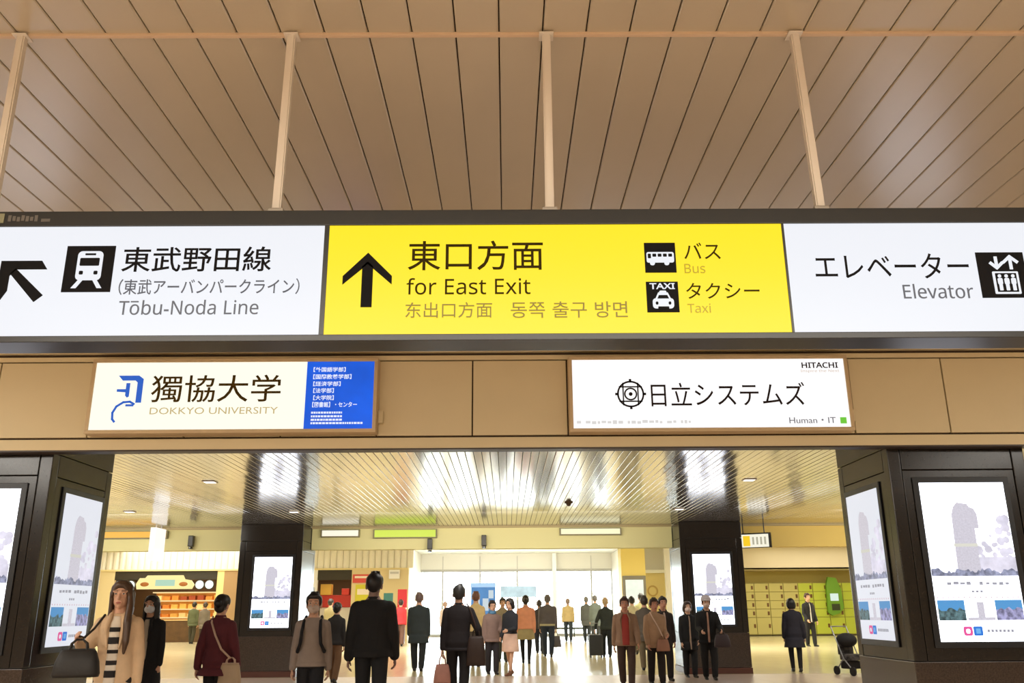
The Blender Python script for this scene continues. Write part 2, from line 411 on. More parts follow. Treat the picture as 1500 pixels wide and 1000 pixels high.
# hanger poles with clamps
M_pole = mat('pole_white', (206, 196, 180), 0.4)
for xt, xb in ((-3.026, -3.02), (-1.335, -1.345), (0.264, 0.263), (1.83, 1.864)):
    b = MB(); d = Vector((xb-xt, 0, 0)); yc = S+0.12
    zt, zb = 4.731, 3.456
    v = []
    h = 0.026
    for z, x in ((zb, xb), (zt, xt)):
        for dx, dy in ((-h, -h), (h, -h), (h, h), (-h, h)): v.append(b.bm.verts.new((x+dx, yc+dy, z)))
    b.bm.faces.new(v[:4][::-1]); b.bm.faces.new(v[4:])
    for i in range(4): b.bm.faces.new((v[i], v[(i+1) % 4], v[4+(i+1) % 4], v[4+i]))
    bmesh.ops.bevel(b.bm, geom=[e for e in b.bm.edges if abs(e.verts[0].co.z-e.verts[1].co.z) > 0.5], offset=0.008, segments=2, affect='EDGES')
    po = P(b, 'hanger_pole', M_pole, sign)
    b = MB(); b.box(xb-0.05, xb+0.05, yc-0.05, yc+0.05, 3.456, 3.468, 0.003); b.box(xb-0.045, xb+0.045, yc-0.035, yc+0.035, 3.468, 3.53, 0.008)
    b.cyl((xb-0.06, yc-0.02, 3.5), (xb+0.06, yc-0.02, 3.5), 0.012)
    sub(b, 'clamp', mat('clamp_steel', (168, 160, 148), 0.35, metal=0.6), po)
    b = MB(); b.box(xt-0.045, xt+0.045, yc-0.045, yc+0.045, zt-0.01, zt-0.002, 0.002); sub(b, 'mount_plate', M_pole, po)

sign.location = (0, 3.4928, 2.3185); sign.scale = (0.74, 0.74, 0.74)

# ------------------------------------------------------------------ two lit adverts on the beam
A = 8.05
M_adframe = mat('advert_frame', (206, 182, 142), 0.45, metal=0.2)
def advert(x0, x1, z0, z1, label):
    r = tag(empty('lit_advert', ((x0+x1)/2, 8.2, z0)), label, 'advert')
    b = MB(); b.box(x0-0.035, x1+0.035, A+0.01, 8.2, z0-0.035, z1+0.035, 0.006); P(b, 'housing', M_adframe, r)
    b = MB(); t = 0.034
    b.box(x0-t, x1+t, A-0.012, A+0.02, z1, z1+t, 0.004); b.box(x0-t, x1+t, A-0.012, A+0.02, z0-t, z0, 0.004)
    b.box(x0-t, x0, A-0.012, A+0.02, z0, z1, 0.004); b.box(x1, x1+t, A-0.012, A+0.02, z0, z1, 0.004)
    P(b, 'frame', M_adframe, r)
    b = MB(); b.box(x1+0.036, x1+0.085, 8.13, 8.2, z0+0.07, z0+0.19, 0.008); P(b, 'switch_box', M_beam, r)
    return r
adl = advert(-3.885, -1.250, 2.896, 3.545, 'lit cream and blue university advert box on the tan beam')
ys = A
pc = P(MB().box(-3.885, -1.889, A, A+0.012, 2.896, 3.545), 'cream_panel', glow('advert_cream_lit', (255, 251, 232), 1.08), adl)
pb = P(MB().box(-1.889, -1.250, A, A+0.012, 2.896, 3.545), 'blue_panel', glow('advert_blue_lit', (8, 92, 222), 1.0, noise=0.12, nscale=2.2), adl)
M_logo = glow('emblem_blue', (38, 96, 196), 1.0)
b = MB()
b.prism([(-3.663, 3.418), (-3.47, 3.418), (-3.425, 3.385), (-3.425, 3.155), (-3.478, 3.155), (-3.478, 3.35), (-3.5, 3.37), (-3.62, 3.37)], ys-0.004, ys)
b.prism([(-3.582, 3.345), (-3.546, 3.345), (-3.546, 3.215), (-3.564, 3.205), (-3.582, 3.225)], ys-0.004, ys)
b.prism([(-3.665, 3.286), (-3.582, 3.286), (-3.582, 3.256), (-3.665, 3.262)], ys-0.004, ys)
b.bar([(-3.49, 3.142), (-3.53, 3.165), (-3.59, 3.16), (-3.65, 3.12), (-3.68, 3.06), (-3.675, 3.0), (-3.655, 2.975)], 0.02, ys-0.004, ys)
b.bar([(-3.56, 3.13), (-3.5, 3.13)], 0.02, ys-0.004, ys)
sub(b, 'emblem', M_logo, pc)
text('獨協大学', -3.342, -2.124, 3.157, 3.420, ys, mat('print_dark_olive', (84, 66, 24), 0.8, spec=0.1), pc, bold=0.004)
text('DOKKYO UNIVERSITY', -3.333, -2.138, 3.042, 3.107, ys, glow('print_gold', (196, 176, 128), 1.0), pc)
M_lt = glow('print_white_lit', (236, 240, 255), 1.0)
for t_, x0, x1, z0, z1 in (('【外国語学部】', -1.826, -1.522, 3.444, 3.490), ('【国際教養学部】', -1.825, -1.464, 3.373, 3.421), ('【経済学部】', -1.821, -1.563, 3.305, 3.351),
                           ('【法学部】', -1.817, -1.624, 3.238, 3.286), ('【大学院】', -1.813, -1.621, 3.169, 3.217), ('【図書館】・センター', -1.819, -1.400, 3.101, 3.153)):
    text(t_, x0, x1, z0, z1, ys, M_lt, pb, bold=0.012)
b = MB()
for z, x1 in ((3.05, -1.537), (3.015, -1.535), (2.982, -1.533), (2.95, -1.341)):
    x = -1.825
    while x < x1: w = random.uniform(0.012, 0.03); b.box(x, min(x+w, x1), ys-0.003, ys, z-0.009, z+0.009); x += w+0.006
sub(b, 'fine_print', M_lt, pb)

adr = advert(0.628, 3.222, 2.885, 3.548, 'lit white company advert box on the tan beam')
pr = P(MB().box(0.628, 3.222, A, A+0.012, 2.885, 3.548), 'white_panel', glow('advert_white_lit', (254, 252, 252), 1.05), adr)
M_ink = mat('print_ink', (44, 35, 33), 0.8, spec=0.1)
b = MB(); ex, ez = 1.175, 3.212
b.ring(ex, ez, 0.128, 0.128, 0.016, ys-0.004, ys); b.ring(ex, ez, 0.062, 0.062, 0.014, ys-0.004, ys)
b.prism([(ex+0.018*math.cos(k*math.pi/6), ez+0.018*math.sin(k*math.pi/6)) for k in range(12)], ys-0.004, ys)
c_ = 0.07
for pts in ([(-c_, 0.105), (-c_, -0.105)], [(c_, 0.105), (c_, -0.105)], [(-0.105, c_), (0.105, c_)], [(-0.105, -c_), (0.105, -c_)]):
    b.bar([(ex+u, ez+v) for u, v in pts], 0.012, ys-0.004, ys)
for a in range(4): b.bar([(ex+0.12*math.cos(a*math.pi/2), ez+0.12*math.sin(a*math.pi/2)), (ex+0.138*math.cos(a*math.pi/2), ez+0.138*math.sin(a*math.pi/2))], 0.022, ys-0.004, ys)
sub(b, 'emblem', M_ink, pr)
text('日立システムズ', 1.367, 2.822, 3.091, 3.319, ys, M_ink, pr)
text(sans('HITACHI'), 2.819, 3.165, 3.456, 3.512, ys, M_ink, pr, bold=0.02)
text(sans('Inspire the Next'), 2.805, 3.172, 3.408, 3.442, ys, glow('print_pale', (206, 190, 176), 1.0), pr)
text('Human・IT', 2.649, 3.085, 2.922, 2.978, ys, glow('print_grey_dark', (104, 104, 110), 1.0), pr)
sub(MB().box(3.128, 3.186, ys-0.004, ys, 2.918, 2.977), 'green_mark', glow('mark_green', (110, 200, 60), 1.0), pr)
b = MB(); x = 0.66
while x < 1.745: w = random.uniform(0.02, 0.05); b.box(x, min(x+w, 1.745), ys-0.003, ys, 2.925+random.uniform(0, 0.01), 2.962-random.uniform(0, 0.012)); x += w+0.014+(0.03 if random.random() < 0.15 else 0)
sub(b, 'fine_print', glow('print_faint', (216, 214, 212), 1.0), pr)

# ------------------------------------------------------------------ dark stone columns with screens
M_stone = mat('column_stone', (31, 27, 24), 0.2, noise=0.35, nscale=55, spec=0.5)
M_stone2 = mat('column_granite', (60, 48, 40), 0.22, noise=0.4, nscale=70, spec=0.5)
M_joint = mat('column_joint', (16, 13, 12), 0.7)
M_bez = mat('bezel_black', (22, 25, 30), 0.35)
M_strip = mat('steel_strip', (120, 104, 92), 0.3, metal=0.7)
def column(x0, x1, y0, y1, label, sides):
    r = struct(empty('column', ((x0+x1)/2, (y0+y1)/2, 0)), label)
    b = MB(); b.box(x0+0.03, x1-0.03, y0+0.03, y1-0.03, 0, 3.088); P(b, 'column_core', M_joint, r)
    b = MB(); b.box(x0, x1, y0, y1, 2.742, 3.086, 0.006); P(b, 'column_capital', M_stone, r)
    b = MB(); b.box(x0, x1, y0, y1, 0.12, 0.80, 0.006); P(b, 'column_plinth', M_stone2, r)
    b = MB(); b.box(x0-0.012, x1+0.012, y0-0.012, y1+0.012, 0, 0.115, 0.006); P(b, 'column_base', mat('base_redbrown', (84, 44, 34), 0.35), r)
    cw = 0.12
    b = MB()
    for xa in (x0, x1-cw):
        for ya in (y0, y1-cw): b.box(xa, xa+cw, ya, ya+cw, 0.806, 2.735, 0.008)
    P(b, 'corner_post', M_stone, r)
    b = MB()
    b.box(x0+cw+0.008, x1-cw-0.008, y0, y0+0.05, 2.53, 2.735, 0.004); b.box(x0+cw+0.008, x1-cw-0.008, y1-0.05, y1, 0.806, 2.735, 0.004)
    b.box(x0, x0+0.05, y0+cw+0.008, y1-cw-0.008, 2.53, 2.735, 0.004); b.box(x1-0.05, x1, y0+cw+0.008, y1-cw-0.008, 2.53, 2.735, 0.004)
    for s in ('front', 'left', 'right'):
        if s == 'front': b.box(x0+cw+0.008, x1-cw-0.008, y0+0.004, y0+0.05, 0.806, 2.522, 0.004)
        if s == 'left': b.box(x0+0.004, x0+0.05, y0+cw+0.008, y1-cw-0.008, 0.806, 2.522, 0.004)
        if s == 'right': b.box(x1-0.05, x1-0.004, y0+cw+0.008, y1-cw-0.008, 0.806, 2.522, 0.004)
    P(b, 'column_panel', M_stone, r)
    return r
NL = column(-5.64, -4.325, 8.355, 9.655, 'dark stone column with two lit screens, under the end of the cream and blue advert', '')
NR = column(3.655, 4.97, 8.355, 9.655, 'dark stone column with two lit screens, right of the white company advert', '')
FL = column(-5.71, -4.37, 19.25, 20.55, 'dark stone column standing free left of the central walkway', '')
FR = column(3.71, 5.05, 19.25, 20.55, 'dark stone column standing free beside the two people in black', '')

G_white = glow('screen_white', (242, 245, 255), 3.6)
G_tower = glow('screen_tower', (210, 206, 218), 1.0, noise=0.07, nscale=60)
G_blossom = glow('screen_blossom', (226, 222, 238), 1.0, noise=0.16, nscale=9)
G_trees = glow('screen_trees', (146, 150, 176), 1.0, noise=0.45, nscale=22)
G_grey = glow('screen_print', (164, 164, 176), 1.0)
G_pinkdot = glow('screen_pink_dot', (222, 190, 206), 1.0)
G_sky = glow('screen_sky_blue', (86, 156, 214), 1.0)
G_land = glow('screen_land', (84, 112, 118), 1.0, noise=0.6, nscale=30)
G_town = glow('screen_town', (150, 148, 186), 1.0, noise=0.5, nscale=26)
G_pink = glow('screen_pink', (236, 92, 160), 1.0)
G_blue = glow('screen_blue', (44, 122, 220), 1.0)
G_mid = glow('screen_mid', (222, 214, 226), 1.0, noise=0.1, nscale=20)
def dimmed(k):  # lowers side screens' emission to imitate the falloff of an oblique view
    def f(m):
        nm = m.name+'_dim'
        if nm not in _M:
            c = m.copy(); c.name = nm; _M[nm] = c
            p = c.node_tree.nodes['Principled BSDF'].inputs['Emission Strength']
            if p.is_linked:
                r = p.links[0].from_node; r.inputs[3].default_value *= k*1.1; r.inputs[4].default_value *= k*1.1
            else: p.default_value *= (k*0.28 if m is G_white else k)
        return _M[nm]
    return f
def display(loc, rz, label, w=0.8, h=1.43, dim=1.0):
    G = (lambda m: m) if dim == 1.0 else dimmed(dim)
    r = tag(empty('digital_display', loc, rz), label, 'screen', None)
    k = 0.055
    b = MB(); b.box(-w/2-k, w/2+k, -0.012, 0.0, -k, h+k, 0.004); b.build('bezel', M_bez, r)
    s = MB().box(-w/2, w/2, -0.016, -0.011, 0, h).build('screen', G(G_white), r)
    def pc(name, m, polys, d=1):
        q = MB()
        for p in polys: q.prism([(u*w-w/2, v*h) for u, v in p], -0.016-0.0016*d, -0.0155)
        return q.build(name, G(m), s)
    def bx(u0, u1, v0, v1): return [(u0, v0), (u1, v0), (u1, v1), (u0, v1)]
    pc('picture_tower', G_tower, [[(0.31, 0.42), (0.58, 0.42), (0.58, 0.70), (0.63, 0.70), (0.63, 0.79), (0.60, 0.83), (0.55, 0.84), (0.53, 0.86), (0.41, 0.87), (0.36, 0.84), (0.33, 0.79)]])
    blobs = []
    for i in range(46):
        cx, cy, rr_ = random.uniform(0.56, 0.97), random.uniform(0.47, 0.80), random.uniform(0.015, 0.06)
        if cx+rr_ > 1: cx = 1-rr_
        if cy > 0.58+0.6*(cx-0.6): continue
        blobs.append([(cx+rr_*math.cos(t*0.7854), cy+rr_*0.55*math.sin(t*0.7854)) for t in range(8)])
    blobs.append(bx(0.48, 1.0, 0.42, 0.52))
    pc('tower_band', glow('screen_band', (222, 221, 210), 1.0), [bx(0.31, 0.585, 0.585, 0.605)], 1.6)
    pc('picture_blossom', G_blossom, blobs, 0.5)
    pts = [(0, 0.40)] + [(1, 0.40)] + [(1-i/44, 0.432+0.008*math.sin(i*0.5)+random.uniform(-0.008, 0.014)) for i in range(45)]
    pc('picture_treeline', G_trees, [pts], 1.5)
    pc('caption', G_grey, [bx(0.16+i*0.075, 0.16+i*0.075+random.choice((0.04, 0.05, 0.06)), 0.343+random.uniform(0, 0.006), 0.368-random.uniform(0, 0.008)) for i in range(10) if i != 4]
       + [bx(0.43+i*0.05, 0.46+i*0.05, 0.298, 0.312) for i in range(3)])
    pc('dotted_pattern', G_pinkdot, [bx(0.02+i*0.062, 0.035+i*0.062, 0.263, 0.273) for i in range(16)])
    for u0, mm in ((0.015, G_land), (0.345, G_mid), (0.675, G_town)):
        t = pc('thumbnail', G_sky if u0 != 0.345 else G_white, [bx(u0, u0+0.31, 0.128, 0.252)], 1)
        if u0 == 0.345:
            pc('thumbnail_picture', G_tower, [bx(u0+0.12, u0+0.2, 0.13, 0.24), bx(u0, u0+0.31, 0.128, 0.146)], 2)
        else:
            pts = [(u0, 0.128), (u0+0.31, 0.128)] + [(u0+0.31-i*0.031, 0.185+random.uniform(0, 0.025)) for i in range(11)]
            pc('thumbnail_picture', mm, [pts], 2)
    pc('mark_pink', G_pink, [rr(0.27, 0.375, 0.035, 0.092, 0.02)])
    pc('mark_ring', G_white, [rr(0.30, 0.345, 0.05, 0.076, 0.012)], 2)
    pc('mark_blue', G_blue, [rr(0.385, 0.49, 0.035, 0.092, 0.01)])
    pc('mark_panel', glow('screen_light_blue', (110, 180, 240), 1.0), [rr(0.412, 0.463, 0.048, 0.079, 0.004)], 2)
    pc('logo_print', G_grey, [bx(0.54+i*0.045, 0.54+i*0.045+0.03, 0.055, 0.073) for i in range(7)])
    return r
ZB = 0.970
display((4.315, 8.355, ZB), 0, 'lit portrait screen on the broad front face of the dark column near the elevator sign')
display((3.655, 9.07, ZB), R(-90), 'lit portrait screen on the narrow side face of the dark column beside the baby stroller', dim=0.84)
display((-4.98, 8.355, ZB), 0, 'partly visible lit screen on the dark column front, straight below the up-left arrow')
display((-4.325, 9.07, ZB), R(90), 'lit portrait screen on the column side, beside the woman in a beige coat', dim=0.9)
display((-4.965, 19.25, ZB), 0, 'lit portrait screen on the free column behind the person in a maroon jacket')
display((4.36, 19.25, ZB), 0, 'lit portrait screen on the free column behind the two people in black')

# ------------------------------------------------------------------ far edge of the passage: fascia beams and what hangs there
M_fascia = mat('fascia_cream', (242, 234, 168), 0.55)
M_fascia2 = mat('fascia_amber', (238, 206, 104), 0.55)
for x0, x1, m in ((-14, -5.72, M_fascia), (-4.36, 3.70, M_fascia), (5.06, 14, M_fascia2)):
    b = MB(); b.box(x0, x1, 20.06, 20.36, 2.60, 4.3, 0.004); o = struct(b.build('beam', m), 'cream fascia beam at the far end of the glossy ceiling')
    b = MB(); b.box(x0, x1, 20.0, 20.08, 3.055, 3.11, 0.004); b.build('beam_trim', mat('fascia_trim', (190, 170, 120), 0.5), o)
M_gframe = mat('slim_sign_frame', (140, 132, 96), 0.5)
def slim(x0, x1, z0, z1, m, label, group=None):
    r = tag(empty('slim_sign', ((x0+x1)/2, 20.06, z0)), label, 'sign')
    P(MB().box(x0, x1, 19.97, 20.06, z0, z1, 0.004), 'frame', M_gframe, r)
    P(MB().box(x0+0.03, x1-0.03, 19.965, 19.975, z0+0.025, z1-0.02), 'face', m, r)
slim(-2.98, -1.56, 2.835, 3.035, glow('sign_lime', (206, 226, 60), 1.0), 'lime green slim sign on the cream fascia above the man in black')
slim(-4.15, -3.285, 2.865, 3.035, glow('sign_pale', (255, 248, 226), 1.0), 'pale slim sign on the cream fascia beside the lime green one')
slim(1.18, 2.56, 2.875, 3.035, glow('sign_pale_yellow', (250, 244, 200), 1.0), 'pale yellow slim sign on the cream fascia above the far walkway')
slim(-9.6, -7.56, 2.86, 3.035, glow('sign_orange', (244, 180, 48), 1.0), 'orange slim sign strip on the cream fascia above the food shop')
for k, (x, z, lb) in enumerate(((-1.711, 2.70, 'small dark camera box hanging just below the lime green sign'), (-0.51, 2.77, 'small dark camera box in the middle of the cream fascia'),
                              (-7.011, 2.80, 'small dark camera box on the fascia over the food shop'))):
    r = tag(empty('security_camera', (x, 20.06, z)), lb, 'camera', 'cameras on the cream fascia')
    b = MB(); b.box(x-0.055, x+0.055, 19.9, 20.02, z-0.12, z+0.12, 0.02); P(b, 'housing', mat('camera_black', (40, 34, 16), 0.4), r)
    b = MB(); b.cyl((x, 19.96, z-0.13), (x, 19.96, z-0.17), 0.045); P(b, 'lens', mat('lens_black', (12, 12, 12), 0.1), r)
    b = MB(); b.box(x-0.03, x+0.03, 20.015, 20.06, z-0.03, z+0.05); P(b, 'bracket', M_gframe, r)
r = tag(empty('hanging_banner', (-7.58, 19.7, 3.09)), 'slim white lit banner hanging from the glossy ceiling before the food shop', 'sign')
P(MB().box(-7.64, -7.52, 19.2, 19.78, 2.36, 3.04, 0.01), 'panel', glow('banner_white', (255, 246, 236), 1.1), r)
for hy in (19.35, 19.65): P(MB().cyl((-7.58, hy, 3.04), (-7.58, hy, 3.09), 0.015), 'hanger', M_pole, r)
# guide sign right of the far column
r = tag(empty('guide_sign', (5.12, 19.83, 3.09)), 'small dark-framed guide sign with a yellow square by the column with two people in black', 'sign')
r.rotation_euler = (0, 0, R(-27))
MB().box(0, 0.72, -0.04, 0.04, -0.54, -0.22, 0.006).build('frame', M_frame, r)
p_ = MB().box(0.01, 0.67, -0.046, -0.035, -0.525, -0.25).build('panel', glow('guide_white', (248, 244, 224), 1.0), r)
MB().box(0.12, 0.27, -0.05, -0.046, -0.50, -0.28).build('yellow_square', glow('guide_yellow', (250, 206, 40), 1.0), p_)
b = MB()
for k in range(4): b.box(0.32+0.085*k, 0.36+0.085*k, -0.05, -0.046, -0.47, -0.31)
b.build('lettering', glow('guide_print', (176, 172, 150), 1.0), p_)
for hx in (0.12, 0.58): MB().cyl((hx, 0, -0.22), (hx, 0, 0), 0.012).build('hanger', M_frame, r)
# downlights in the glossy ceiling
for k, (x, y, lb) in enumerate(((-4.3, 12.77, 'nearer small downlight in the glossy ceiling on the food shop side'), (3.57, 12.91, 'nearer small downlight in the glossy ceiling on the lockers side'),
                              (-4.02, 16.8, 'small downlight in the ceiling just before the column behind the maroon jacket'), (3.26, 16.76, 'small downlight in the ceiling just before the column with two people in black'),
                              (-7.03, 16.6, 'small downlight by the slim white banner before the food shop'))):
    r = tag(empty('downlight', (x, y, 3.09)), lb, 'ceiling light', 'downlights in the glossy ceiling')
    b = MB(); b.box(-0.09, 0.09, -0.09, 0.09, -0.012, 0.002, 0.004); b.build('trim_ring', mat('downlight_trim', (220, 210, 196), 0.4), r)
    b = MB(); b.box(-0.07, 0.07, -0.07, 0.07, -0.016, -0.011); b.build('lens', glow('downlight_lens', (255, 244, 226), 3.0), r)
r = tag(empty('smoke_detector', (1.09, 15.56, 3.09)), 'small dark round detector on the middle of the glossy ceiling', 'detector')
b = MB(); b.cyl((0, 0, -0.02), (0, 0, 0.002), 0.075); b.cap((0, 0, -0.03), (0, 0, -0.02), 0.045, 0.05); b.build('body', mat('detector_brown', (110, 88, 62), 0.5), r)

# ------------------------------------------------------------------ far hall: daylight windows
M_mull = mat('mullion_grey', (176, 174, 168), 0.5)
M_header = mat('header_white', (222, 218, 206), 0.6)
def glass_mat():
    m = bpy.data.materials.new('window_glass'); m.use_nodes = True; nt = m.node_tree; nt.nodes.clear()
    o = nt.nodes.new('ShaderNodeOutputMaterial'); mx = nt.nodes.new('ShaderNodeMixShader'); t = nt.nodes.new('ShaderNodeBsdfTransparent')
    g = nt.nodes.new('ShaderNodeBsdfGlossy'); g.inputs['Roughness'].default_value = 0.02; f = nt.nodes.new('ShaderNodeFresnel'); f.inputs['IOR'].default_value = 1.45
    t.inputs['Color'].default_value = (0.93, 0.97, 0.97, 1)
    nt.links.new(f.outputs[0], mx.inputs[0]); nt.links.new(t.outputs[0], mx.inputs[1]); nt.links.new(g.outputs[0], mx.inputs[2]); nt.links.new(mx.outputs[0], o.inputs[0])
    return m
M_glass = glass_mat()
mx_ = [-5.35, -3.43, -1.45, 0.55, 2.53, 4.5, 5.6]
for n, (a, c) in enumerate(zip(mx_, mx_[1:])):
    r = struct(empty('window_%d' % (n+1), ((a+c)/2, 48.5, 0.06)))
    b = MB(); b.box(a, a+0.05, 48.44, 48.56, 0.06, 3.36); b.box(c-0.05, c, 48.44, 48.56, 0.06, 3.36); b.box(a+0.05, c-0.05, 48.44, 48.56, 0.06, 0.14); b.box(a+0.05, c-0.05, 48.44, 48.56, 3.28, 3.36)
    P(b, 'window_frame', M_mull, r)
    P(MB().box(a+0.05, c-0.05, 48.49, 48.502, 0.14, 3.28), 'window_pane', M_glass, r)
b = MB(); b.box(-5.4, 5.65, 48.4, 48.6, 3.36, 4.22); 
o = struct(b.build('wall_header', M_header))
b = MB()
for x in mx_[:-1]: b.box(x-0.02, x+0.02, 48.37, 48.4, 3.4, 4.1)
b.box(-5.4, 5.65, 48.36, 48.4, 3.36, 3.42); b.build('header_trim', mat('header_grey', (186, 182, 172), 0.6), o)
b = MB(); b.box(-5.4, 5.65, 48.4, 48.6, 0, 0.06); struct(b.build('wall_sill', M_mull))
b = MB(); b.box(-60, 60, 50, 110, -0.1, -0.02); struct(b.build('pavement', mat('pavement_pale', (214, 212, 206), 0.8)), 'pale open plaza outside the windows')
b = MB(); b.box(2.4, 2.62, 48.0, 48.3, 0, 4.215, 0.02); struct(b.build('column', mat('post_white', (238, 236, 230), 0.5)), 'slim white post in front of the bright windows')
# low rail before the windows
r = tag(empty('barrier_rail', (1.5, 47.8, 0)), 'low grey barrier rail in front of the bright windows', 'railing')
b = MB(); b.cyl((-1.5, 47.8, 0.4), (5.2, 47.8, 0.4), 0.05); P(b, 'rail', mat('rail_grey', (88, 92, 84), 0.4, metal=0.4), r, True)
for k in range(5):
    b = MB(); b.cyl((-1.4+1.62*k, 47.8, 0), (-1.4+1.62*k, 47.8, 0.4), 0.04); P(b, 'post', mat('rail_grey', (88, 92, 84)), r, True)
# blue notice board and pale banner, glow added to lighten them against the windows
r = tag(empty('notice_board', (-1.2, 46.6, 0)), 'big blue notice board with a pale top stripe before the bright windows', 'notice board')
P(MB().box(-1.85, -0.6, 46.55, 46.65, 0.9, 2.45, 0.01), 'board', glow('board_blue_glow', (72, 132, 190), 1.0, noise=0.12, nscale=2), r)
P(MB().box(-1.87, -0.58, 46.53, 46.67, 2.45, 2.66, 0.01), 'header', glow('board_header_glow', (176, 214, 246), 1.0), r)
for x in (-1.8, -0.66):
    P(MB().box(x-0.04, x+0.04, 46.56, 46.64, 0, 0.9), 'leg', M_mull, r)
for x0, x1, z0, z1 in ((-1.7, -1.4, 1.6, 2.1), (-1.25, -0.95, 1.3, 1.9), (-0.95, -0.7, 1.9, 2.3)):
    P(MB().box(x0, x1, 46.535, 46.55, z0, z1), 'poster', glow('poster_pale_glow', (198, 212, 220), 1.0), r)
r = tag(empty('banner_stand', (0.5, 46.9, 0)), 'pale blue and green banner on thin posts, right of the blue notice board', 'banner')
P(MB().box(-0.35, 1.5, 46.88, 46.92, 1.95, 2.5), 'banner', glow('banner_pale_glow', (204, 228, 232), 1.0, noise=0.12, nscale=3), r)
for x in (-0.3, 1.45):
    P(MB().cyl((x, 46.95, 0), (x, 46.95, 2.5), 0.025), 'post', M_mull, r)

# ------------------------------------------------------------------ far hall: left shops
M_shopwall = mat('shop_beige', (230, 212, 164), 0.6)
M_shopdark = mat('shop_dark', (52, 46, 32), 0.6)
def wallbox(nm, x0, x1, y0, y1, z0, z1, m): 
    b = MB(); b.box(x0, x1, y0, y1, z0, z1); return struct(b.build(nm, m))
b = MB(); x = -26
while x < -4.6:
    w = 0.30
    b.loft([(x+w/2, 42.5, 3.24, w/2, 0.10), (x+w/2, 42.5, 4.2, w/2, 0.10)], 10); x += w
o = struct(b.build('wall_bulkhead', mat('bulkhead_white', (244, 240, 226), 0.55)), 'white fluted bulkhead over the shops')
b = MB(); b.box(-26, -4.6, 42.36, 42.6, 3.17, 3.245); b.build('bulkhead_trim', mat('bulkhead_trim', (236, 218, 160), 0.5), o)
wallbox('wall_shop_back', -26, -4.8, 46.4, 46.6, 0, 4.2, mat('shop_back_brown', (92, 66, 40), 0.7))
wallbox('wall_shop_side', -4.8, -4.6, 42.62, 48.4, 0, 4.2, M_header)
for n, (x0, x1, m) in enumerate(((-26, -18.3, M_shopwall), (-13.52, -13.2, mat('pillar_cream', (238, 218, 150), 0.5)), (-13.2, -12.0, mat('panel_tan', (176, 142, 98), 0.6)),
                               (-9.5, -8.85, mat('pillar_white', (240, 240, 236), 0.5)), (-7.25, -4.6, M_shopwall))):
    wallbox('wall_shop_%d' % (n+1), x0, x1, 42.42, 42.62, 0, 3.17, m)
area('lamp_food_shop', (-15.8, 44.3, 3.1), 4.5, 1.6, 150, (1.0, 0.78, 0.5))
area('lamp_second_shop', (-8, 44.3, 3.1), 1.4, 1.4, 40, (1.0, 0.8, 0.55))
wallbox('ceiling_shop', -26, -4.8, 42.62, 46.4, 3.15, 3.2, M_shopdark)
wallbox('wall_shop_header', -18.3, -13.52, 42.46, 42.56, 2.78, 3.17, M_shopdark)
wallbox('wall_shop_header', -8.85, -7.25, 42.46, 42.56, 2.72, 3.17, M_shopdark)
# food shop
r = tag(empty('shop_sign', (-15.9, 42.4, 2.35)), 'cream cloud-shaped lit sign over the food counter', 'sign')
b = MB()
b.prism([(-17.2, 2.36), (-14.65, 2.36), (-14.55, 2.55), (-14.7, 2.75), (-15.0, 2.8), (-15.1, 2.98), (-16.75, 2.98), (-16.85, 2.86), (-17.1, 2.86), (-17.25, 2.6)], 42.36, 42.44); P(b, 'face', glow('shop_sign_cream', (255, 236, 160), 1.05), r)
P(MB().box(-16.35, -15.45, 42.345, 42.36, 2.5, 2.78), 'name_panel', glow('shop_sign_teal', (176, 214, 190), 1.0), r)
for x in (-16.85, -15.05):
    b = MB(); b.ell((x, 42.36, 2.58), 0.2, 0.02, 0.1); P(b, 'picture', mat('shop_picture', (150, 90, 30), 0.6), r)
for k, x in enumerate((-18.05, -17.5, -14.3, -13.85)):
    t = tag(empty('round_lamp', (x, 42.4, 2.55)), ('round white lamp at the left of the cloud-shaped sign' if k < 2 else 'round white lamp between the cloud-shaped sign and the cream pillar'), 'lamp', 'round lamps at the food shop left' if k < 2 else 'round lamps at the food shop right')
    P(MB().cyl((x, 42.36, 2.55), (x, 42.4, 2.55), 0.19, 20), 'lens', glow('round_lamp', (244, 255, 244), 1.2), t)
    P(MB().cyl((x, 42.38, 2.55), (x, 42.46, 2.55), 0.215, 20), 'rim', M_shopdark, t)
r = tag(empty('food_counter', (-15.9, 43.4, 0)), 'long brown counter of the food shop under the cloud-shaped sign', 'counter')
P(MB().box(-18.2, -13.6, 43.2, 43.9, 0, 0.95, 0.02), 'body', mat('counter_brown', (98, 70, 36), 0.5, noise=0.2, nscale=4), r)
P(MB().box(-18.22, -13.58, 43.15, 43.95, 0.95, 1.0, 0.01), 'worktop', mat('counter_top', (222, 190, 130), 0.4), r)
r = tag(empty('food_shelf', (-15.9, 45.6, 0)), 'lit shelf unit packed with orange food trays behind the counter', 'shelf')
P(MB().box(-17.6, -14.2, 45.9, 46.0, 0.0, 2.3), 'back', mat('shelf_back', (214, 150, 76), 0.6), r)
for z in (1.05, 1.45, 1.85, 2.25):
    P(MB().box(-17.6, -14.2, 45.4, 45.95, z, z+0.05), 'shelf_board', glow('shelf_lit', (255, 226, 160), 1.0), r)
tr = None
for z in (1.10, 1.50, 1.90):
    for k in range(8):
        cc = random.choice(((226, 140, 60), (240, 186, 96), (150, 66, 34), (250, 220, 160)))
        if tr is None or True:
            b = MB(); h_ = random.uniform(0.14, 0.26); x = -17.35+0.42*k
            b.box(x-0.16, x+0.16, 45.5, 45.85, z+0.001, z+h_, 0.02)
            t = b.build('food_box', mat('food_%d_%d_%d' % cc, cc, 0.6)); tag(t, 'boxed food in orange and brown on the lit shelf behind the counter', 'food box', 'boxed food on the lit shelf')
